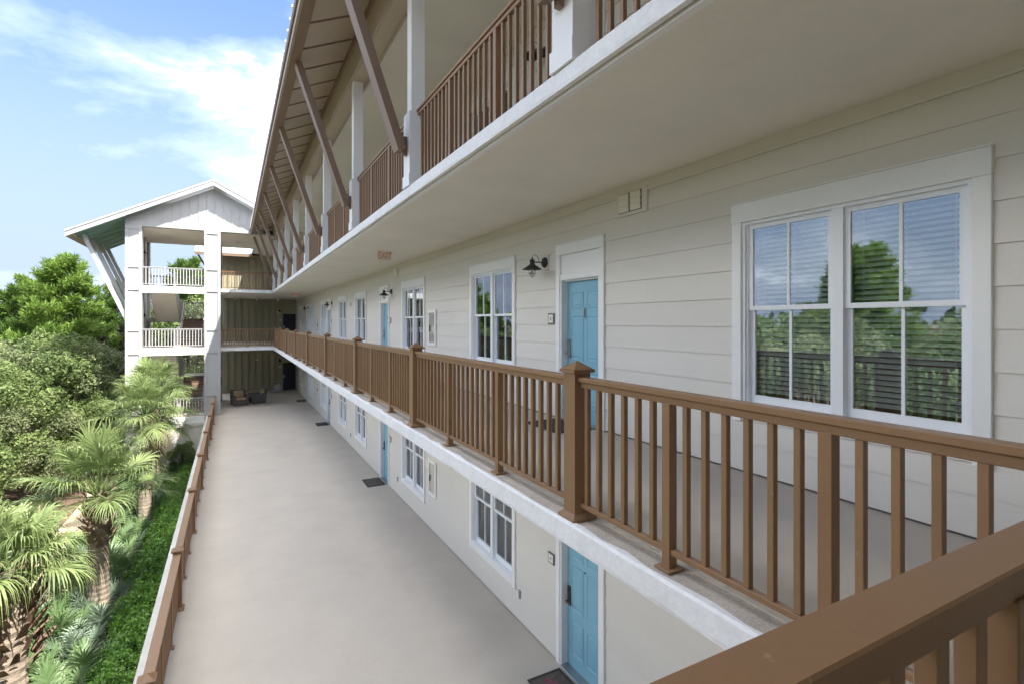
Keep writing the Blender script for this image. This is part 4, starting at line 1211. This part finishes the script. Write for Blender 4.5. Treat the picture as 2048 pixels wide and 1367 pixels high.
def trunk_mesh(h, r0, r1, seed, lean=(0, 0)):
    m = MB(); r = random.Random(seed)
    n, seg = 18, max(12, int(h / 0.075))
    rings = []
    for i in range(seg + 1):
        t = i / seg
        rad = r0 + (r1 - r0) * t + 0.05 * math.exp(-t * h * 2.2)
        rad *= 1 + (0.035 if i % 2 else -0.015) + r.uniform(-0.012, 0.012)
        cx, cy = lean[0] * t * t, lean[1] * t * t
        rings.append([m.bm.verts.new((cx + rad * math.cos(2 * math.pi * k / n) * r.uniform(0.985, 1.015), cy + rad * math.sin(2 * math.pi * k / n) * r.uniform(0.985, 1.015), h * t + r.uniform(-0.008, 0.008))) for k in range(n)])
    for a, b in zip(rings, rings[1:]):
        for k in range(n): m.bm.faces.new((a[k], a[(k + 1) % n], b[(k + 1) % n], b[k]))
    m.bm.faces.new(rings[-1])
    return m.mesh('trunk', 'palm_bark')

def palm(x, y, ztop, label, fans, nf=38, boots=36, bh=1.2, r0=0.25, seed=1, sc=1.0, lean=(0, 0), emin=-55, bootr=None, dry=2):
    t = thing('palm_tree', label, 'palm tree', (x, y, GZ), 'sabal palms in the garden bed')
    h = ztop - GZ
    link('trunk', trunk_mesh(h, r0, r0 * 0.92, seed, lean), t, (x, y, GZ))
    r = random.Random(seed)
    cx, cy = x + lean[0], y + lean[1]
    br = bootr or r0
    for i in range(boots):
        a = i * 2.39996 + r.uniform(-0.25, 0.25)
        z = ztop - bh + bh * i / boots
        o = link('leaf_base', bootm[i % 3], t, (cx + br * 0.85 * math.cos(a), cy + br * 0.85 * math.sin(a), z), rot=(0, 0, a))
        s = r.uniform(0.75, 1.2); o.scale = (s, s, s)
    for i in range(nf):
        u = (i + 0.5) / nf
        e_want = 80 - (80 - emin) * u ** 0.85
        e = min(PE, key=lambda q: abs(q - e_want))
        a = i * 2.39996 + r.uniform(-0.25, 0.25)
        me = fans[e][r.randrange(2)]
        o = link('frond', me, t, (cx + 0.10 * math.cos(a), cy + 0.10 * math.sin(a), ztop + 0.05 + 0.25 * (1 - u)), rot=(r.uniform(-0.12, 0.12), r.uniform(-0.08, 0.08), a))
        s = sc * r.uniform(0.88, 1.08); o.scale = (s, s, s)
    for i in range(dry):
        a = r.uniform(0, 6.28)
        link('frond', PDRY[-70][i % 2], t, (cx + 0.15 * math.cos(a), cy + 0.15 * math.sin(a), ztop - 0.15), rot=(0, 0, a))
    return t
palm(-3.13, 25.8, -3.95, 'tall palm with bright crown in front of the white stair tower', PALM, 40, 30, 0.9, 0.22, 1, 0.96, emin=-20, dry=1)
palm(-3.30, 18.35, -4.95, 'palm with straight pale trunk in the middle of the garden row', PALM, 32, 54, 1.3, 0.25, 2, 1.02, emin=0, dry=0, bootr=0.29)
palm(-3.12, 11.0, -4.0, 'nearest palm at the lower left with drooping fronds and shaggy brown leaf bases', PALM3, 30, 84, 1.45, 0.26, 3, 0.70, emin=-2, bootr=0.36, dry=0)
palm(-3.35, 30.6, -3.5, 'palm farthest back, half hidden behind the tall bright palm', PALM, 34, 24, 0.9, 0.23, 4, 0.95, emin=-30)

# saw palmettos
QE = [0, 25, 48, 70]
SP_ = {'palmetto': fan_set('frond', 'palmetto', 0.55, 0.58, 24, R(120), 0.22, QE, (0, 1), 0.9), 'palmetto_blue': fan_set('frond', 'palmetto_blue', 0.55, 0.60, 24, R(120), 0.15, QE, (0, 1), 0.9)}
stemm = MB().tube([(0, 0, -0.05), (0.02, 0, 0.12), (0.0, 0.02, 0.22)], 0.07, 8, 0.05).mesh('stem', 'boot')
pr = random.Random(21)
spots = []
tries = 0
while len(spots) < 50 and tries < 4000:
    tries += 1
    y = pr.uniform(9.5, 32.0); x = pr.uniform(-4.75, -2.85)
    if all((x - a) ** 2 + (y - b) ** 2 > 0.80 ** 2 for a, b in spots): spots.append((x, y))
spots.sort(key=lambda p: p[1])
ROWN = [0, 0, 0]
def nth(n):
    w = ['first', 'second', 'third', 'fourth', 'fifth', 'sixth', 'seventh', 'eighth', 'ninth', 'tenth', 'eleventh', 'twelfth', 'thirteenth', 'fourteenth', 'fifteenth', 'sixteenth', 'seventeenth', 'eighteenth', 'nineteenth', 'twentieth']
    return w[n - 1] if n <= 20 else 'twenty-' + w[n - 21]
for i, (x, y) in enumerate(spots):
    blue = (16 < y < 19.5 and x > -3.6) or (i % 11 == 4)
    k = 'palmetto_blue' if blue else 'palmetto'
    row = 0 if x < -4.1 else 1 if x < -3.45 else 2
    ROWN[row] += 1
    lab = '%s palmetto clump %s, %s from the front' % ('silvery' if blue else 'green', ('beside the sandy path', 'amid the mulch bed', 'against the hedge')[row], nth(ROWN[row]))
    t = thing('palmetto', lab, 'palmetto', (x, y, GZ), 'palmetto clumps, silvery' if blue else 'palmetto clumps, green')
    link('stem', stemm, t, (x, y, GZ))
    n = 13 if y < 24 else 10
    sc = pr.uniform(0.85, 1.3)
    for j in range(n):
        e_want = 78 - 80 * (j + 0.5) / n
        e = min(QE, key=lambda q: abs(q - e_want))
        a = j * 2.39996 + pr.uniform(-0.3, 0.3)
        o = link('frond', SP_[k][e][pr.randrange(2)], t, (x, y, GZ + 0.15), rot=(pr.uniform(-.1, .1), pr.uniform(-.1, .1), a))
        s = sc * pr.uniform(0.85, 1.12); o.scale = (s, s, s)

# leaf quads
def leaf_quads(C, N, size, aspect=0.55, jitter=0.6, r=rng):
    """C centres (n,3), N rough normals, size (n,) -> diamond leaves"""
    n = len(C)
    N = N + r.normal(0, jitter, (n, 3)); N /= np.linalg.norm(N, axis=1)[:, None] + 1e-9
    T = r.normal(0, 1, (n, 3)); T -= (T * N).sum(1)[:, None] * N; T /= np.linalg.norm(T, axis=1)[:, None] + 1e-9
    B = np.cross(N, T)
    s = size[:, None]
    return np.stack([C - T * s * 0.5, C + B * s * aspect * 0.5 - N * s * 0.06, C + T * s * 0.5, C - B * s * aspect * 0.5 - N * s * 0.06], axis=1)

# hedge along the deck
hn = 70000
hy = rng.uniform(5.5, 32.6, hn)
wob = 0.10 * np.sin(hy * 2.1) + 0.08 * np.sin(hy * 5.3 + 1) + 0.06 * np.sin(hy * 11.1)
hx0 = -2.62 + wob * 1.2; hx1 = -1.22
pick = rng.uniform(0, 1, hn) < 0.74
u = rng.uniform(0, 1, hn)
hx = np.where(pick, hx0 + (hx1 - hx0) * u, hx0)
bmp = 0.11 * np.sin(hx * 6.1 + hy * 3.7) * np.sin(hy * 4.9 - hx * 3.1) + 0.06 * np.sin(hx * 13 + hy * 9)
edge = np.clip((hx - hx0) / 0.35, 0, 1)
htop = -7.52 + bmp - 0.35 * (1 - edge) ** 2
hz = np.where(pick, htop, GZ + 0.05 + (htop - GZ) * rng.uniform(0, 1, hn) ** 0.7)
C = np.stack([hx, hy, hz], 1) + rng.normal(0, 0.045, (hn, 3))
N = np.where(pick[:, None], np.array([[0, 0, 1.0]]), np.array([[-1.0, 0, 0.4]]))
hd = thing('hedge', 'low bright green clipped hedge along the foot of the deck wall', 'hedge', (-1.9, 19, GZ))
link('foliage', quads_mesh('foliage', leaf_quads(C, N, rng.uniform(0.06, 0.115, hn), 0.5, 0.75), 'hedge'), hd, kind='stuff')
box('branches', hd, 'hedge_core', -2.40, -1.25, 5.6, 32.5, GZ - 0.05, -7.78)

# trees
def crown_mesh(seed, lobes, leaf, n_per, mat, flat=1.0, up=0.35):
    """lobes: list of (x,y,z,r); leaves sit on lumpy shells, denser towards the outside and the top"""
    r = np.random.default_rng(seed)
    Cs, Ns = [], []
    for (x, y, z, rad) in lobes:
        n = int(n_per * rad * rad)
        d = r.normal(0, 1, (n, 3)); d[:, 2] += up; d /= np.linalg.norm(d, axis=1)[:, None]
        lump = 1 + 0.22 * np.sin(d[:, 0] * 5 + x * 3) * np.sin(d[:, 1] * 5 + y * 2) + 0.16 * np.sin(d[:, 2] * 7 + z * 3 + d[:, 0] * 4)
        rr_ = rad * lump * np.cbrt(r.uniform(0.30, 1.0, n)) * r.uniform(0.88, 1.10, n)
        p = d * rr_[:, None]; p[:, 2] *= flat
        Cs.append(p + np.array([[x, y, z]])); Ns.append(d)
    C = np.concatenate(Cs); N = np.concatenate(Ns)
    return quads_mesh('crown', leaf_quads(C, N, r.uniform(0.7, 1.35, len(C)) * leaf, 0.5, 0.7, r), mat)
def tuft_mesh(seed, tips, mat, length=0.34, per=26, spread=0.8, w=0.020):
    """needle sprays at branch tips: (x,y,z,dx,dy,dz)"""
    r = np.random.default_rng(seed)
    T = np.array(tips)
    n = len(T) * per
    base = np.repeat(T[:, :3], per, 0); d0 = np.repeat(T[:, 3:], per, 0)
    base = base + d0 * r.uniform(-0.45, 0.15, (n, 1)) + r.normal(0, 0.05, (n, 3))
    d = d0 + r.normal(0, spread, (n, 3)); d /= np.linalg.norm(d, axis=1)[:, None]
    L = r.uniform(0.6, 1.2, (n, 1)) * length
    s = np.cross(d, r.normal(0, 1, (n, 3))); s /= np.linalg.norm(s, axis=1)[:, None] + 1e-9
    V = np.stack([base - s * w, base + d * L * 0.55 - s * w * 1.4, base + d * L, base + d * L * 0.5 + s * w * 1.4], 1)
    return quads_mesh('crown', V, mat)
def limbs(h, seed, lobes, r0=0.22):
    m = MB(); r = random.Random(seed)
    m.tube([(0, 0, -0.1), (0.08, 0.03, h * 0.3), (0.0, 0.1, h * 0.6), (0.1, 0.05, h * 0.85)], r0, 9, r0 * 0.3)
    for (x, y, z, rad) in lobes[::2]:
        z0 = min(h * 0.55, z * 0.6) + r.uniform(-0.3, 0.3)
        m.tube([(0.03, 0.05, z0), (x * 0.5, y * 0.5, (z0 + z) / 2 + 0.2), (x, y, z)], r0 * 0.4, 6, 0.03)
    return m.mesh('trunk', 'bark', True)

def oak_lobes(seed, h, w, n):
    r = random.Random(seed); L = []
    for i in range(n):
        a = i * 2.39996 + r.uniform(-0.3, 0.3)
        q = math.sqrt((i + 0.5) / n)
        zz = h * (0.42 + 0.48 * (1 - q ** 2.2) + r.uniform(-0.11, 0.09))
        L.append((w * q * math.cos(a), w * q * math.sin(a), zz, r.uniform(0.65, 1.2) * w * 0.30))
    for i in range(n // 2):
        a = i * 2.39996 + 1
        L.append((w * 0.85 * math.cos(a), w * 0.85 * math.sin(a), h * 0.25 + r.uniform(-0.3, 0.5), w * 0.33))
    return L
def pine_tips(seed, h, w, n, low=0.3):
    """layers of branches with up-turned sprays"""
    r = random.Random(seed); T, B = [], []
    for i in range(n):
        t = low + (1 - low) * (i + 0.5) / n
        a = i * 2.39996 + r.uniform(-0.4, 0.4)
        L = w * (1.0 - ((t - low) / (1 - low)) ** 1.6 * 0.82) * r.uniform(0.75, 1.12)
        z0 = h * t
        rise = L * r.uniform(0.05, 0.35)
        tip = Vector((L * math.cos(a), L * math.sin(a), z0 + rise))
        B.append((Vector((0, 0, z0 - 0.15)), tip))
        for k in range(22):
            s = 0.25 + 0.75 * (k + r.random()) / 22
            sd = r.uniform(-1, 1) * 0.42 * L * (1.1 - 0.75 * s)
            px = Vector((L * s * math.cos(a) - sd * math.sin(a), L * s * math.sin(a) + sd * math.cos(a), z0 + rise * s + r.uniform(-0.12, 0.22)))
            dv = Vector((math.cos(a) * 0.5, math.sin(a) * 0.5, 0.75 + r.uniform(-0.2, 0.4))).normalized()
            T.append((px.x, px.y, px.z, dv.x, dv.y, dv.z))
    return T, B
def pine_limbs(h, B, r0=0.2):
    m = MB()
    m.tube([(0, 0, -0.1), (0.05, 0.02, h * 0.35), (-0.03, 0.05, h * 0.7), (0, 0, h * 0.98)], r0, 9, 0.03)
    for a, b in B: m.tube([a, (a + b) / 2 + Vector((0, 0, 0.1)), b], 0.045, 5, 0.012)
    return m.mesh('trunk', 'bark', True)

KIND = {}
def kind(nm, crown, trunk): KIND[nm] = (crown, trunk)
for nm, seed, h, w, n, mat, leaf in (('oak', 3, 8.4, 3.2, 16, 'oak', 0.17), ('grey', 7, 8.0, 3.0, 15, 'grey_oak', 0.155), ('dark', 9, 10.0, 2.2, 11, 'red_leaf', 0.20)):
    L = oak_lobes(seed, h, w, n)
    kind(nm, crown_mesh(seed, L, leaf, 1150, mat), limbs(h, seed, L))
T, B = pine_tips(5, 12.4, 3.6, 46, 0.30)
kind('cypress', tuft_mesh(5, T, 'cypress', 0.42, 30, 0.75, 0.026), pine_limbs(12.4, B))
T, B = pine_tips(8, 11.2, 3.4, 40, 0.34)
kind('pine', tuft_mesh(8, T, 'pine', 0.46, 26, 0.6, 0.026), pine_limbs(11.2, B))
def uD(u, D):
    s, c = math.sin(math.atan2(560, 1040)), math.cos(math.atan2(560, 1040))
    r_ = (u - 1024) / 1040 * D
    return D * s + r_ * c, D * c - r_ * s
KN = {'oak': ('broadleaf_tree', 'round bushy green tree'), 'grey': ('broadleaf_tree', 'grey-green fine-leaved bushy tree'), 'dark': ('broadleaf_tree', 'narrow dark bronze-leaved tree'), 'cypress': ('conifer_tree', 'tall bright green feathery conifer'), 'pine': ('conifer_tree', 'spreading yellow-green pine')}
def tree(k, x, y, sc, rz, where, zs=1.0):
    nm, ad = KN[k]
    t = thing(nm, ad + ' ' + where, 'tree', (x, y, GZ), 'trees of the woods beyond the path')
    cr, tk = KIND[k]
    for pn, me in (('trunk', tk), ('crown', cr)):
        o = bpy.data.objects.new(pn, me); COL.objects.link(o); o.parent = t
        o.scale = (sc, sc, sc * zs); o.rotation_euler = (0, 0, rz)
        if pn == 'crown': o['kind'] = 'stuff'
    return t
vis = [('cypress', 62, 37, 0.92, 2.0, 'between the pine and the tallest conifer', 1.0),
       ('cypress', 128, 33, 1.0, 0.3, 'rising above the others left of the stair tower', 1.0),
       ('pine', 35, 34, 0.95, 1.2, 'at the left edge, lower than the tall conifer', 1.0),
       ('pine', 232, 47, 1.05, 2.2, 'far behind the white tower braces', 1.0),
       ('cypress', -40, 40, 0.85, 4.0, 'farthest left at the skyline', 1.0),
       ('dark', 236, 35, 0.95, 0.5, 'close behind the left tower pier', 1.0),
       ('grey', 14, 28, 1.05, 0.2, 'at the left edge below the pine', 0.95),
       ('oak', 108, 29, 1.0, 1.4, 'below the tall feathery conifer', 0.95),
       ('grey', 196, 30.5, 1.0, 2.8, 'just left of the stair tower', 0.95),
       ('oak', -30, 24.5, 0.95, 3.3, 'at the left edge behind the nearest palm', 0.85),
       ('oak', 165, 29.5, 0.8, 4.2, 'behind the tall bright palm crown', 0.85),
       ('grey', 60, 25, 0.70, 5.1, 'beside the sandy path, lowest of the wood', 0.9),
       ('oak', 225, 29, 0.70, 0.9, 'at the foot of the stair tower, beside the pier', 0.85),
       ('pine', 375, 52, 1.28, 0.4, 'seen through the top opening of the stair tower', 1.0),
       ('oak', 345, 50, 1.25, 2.0, 'seen through the middle opening of the stair tower', 1.1),
       ('grey', 395, 49, 1.25, 3.0, 'seen behind the stair flights of the tower', 1.1)]
for k, u_, D_, sc, rz, where, zs in vis:
    x, y = uD(u_, D_)
    tree(k, x, y, sc, rz, where, zs)
# the wood carries on beside the garden, where the window panes mirror it
rr = random.Random(14)
refl = [('oak', -9.5, 17), ('grey', -10.5, 11.5), ('oak', -9.8, 5.5), ('oak', -15, 14), ('grey', -11, -1), ('oak', -14, 20), ('pine', -22, 17), ('cypress', -20, 27), ('oak', -16, 2), ('grey', -15, 8.5), ('oak', -10.5, 22.5), ('cypress', -26, 18)]
refl.sort(key=lambda q: q[2])
SEEN = {}
for i, (k, x, y) in enumerate(refl):
    zs = 1.05 if k in ('oak', 'grey') else 1.0
    SEEN[k] = SEEN.get(k, 0) + 1
    tree(k, x, y, 1.05, rr.uniform(0, 6), 'mirrored in the windows, %s of its kind' % nth(SEEN[k]), zs)
# far belt of woodland
fn = 9000
ang = rng.uniform(R(60), R(330), fn)
dist = rng.uniform(60, 95, fn)
fx, fy = -4 + dist * np.cos(ang), 20 + dist * np.sin(ang)
keep = (fx < -14) | (fy > 60) | (fy < -30)
fx, fy = fx[keep], fy[keep]
top = 9.0 + 2.0 * np.sin(fx * 0.21) * np.sin(fy * 0.17) + 1.3 * np.sin(fx * 0.57 + fy * 0.43)
fz = GZ + top * rng.uniform(0.05, 1.0, len(fx)) ** 0.6
C = np.stack([fx, fy, fz], 1)
N = np.tile(np.array([[0, 0, 1.0]]), (len(fx), 1))
fw = link('far_woods', quads_mesh('far_woods', leaf_quads(C, N, rng.uniform(1.4, 2.6, len(fx)), 0.7, 1.0), 'far'), None, kind='stuff')
tag(fw, 'distant belt of green woodland on the horizon', 'woodland')
# shrub at the tower foot
for (x, y, sc, lab) in ((-2.3, 32.4, 0.26, 'dark green shrub against the stucco base of the stair tower'), (-4.0, 32.2, 0.24, 'leafy shrub at the corner of the tower base behind the palms')):
    t = thing('shrub', lab, 'shrub', (x, y, GZ), 'shrubs at the tower foot')
    for pn, me in (('stem', KIND['oak'][1]), ('foliage', KIND['oak'][0])):
        o = bpy.data.objects.new(pn, me); COL.objects.link(o); o.parent = t; o.scale = (sc, sc, sc)
        if pn == 'foliage': o['kind'] = 'stuff'
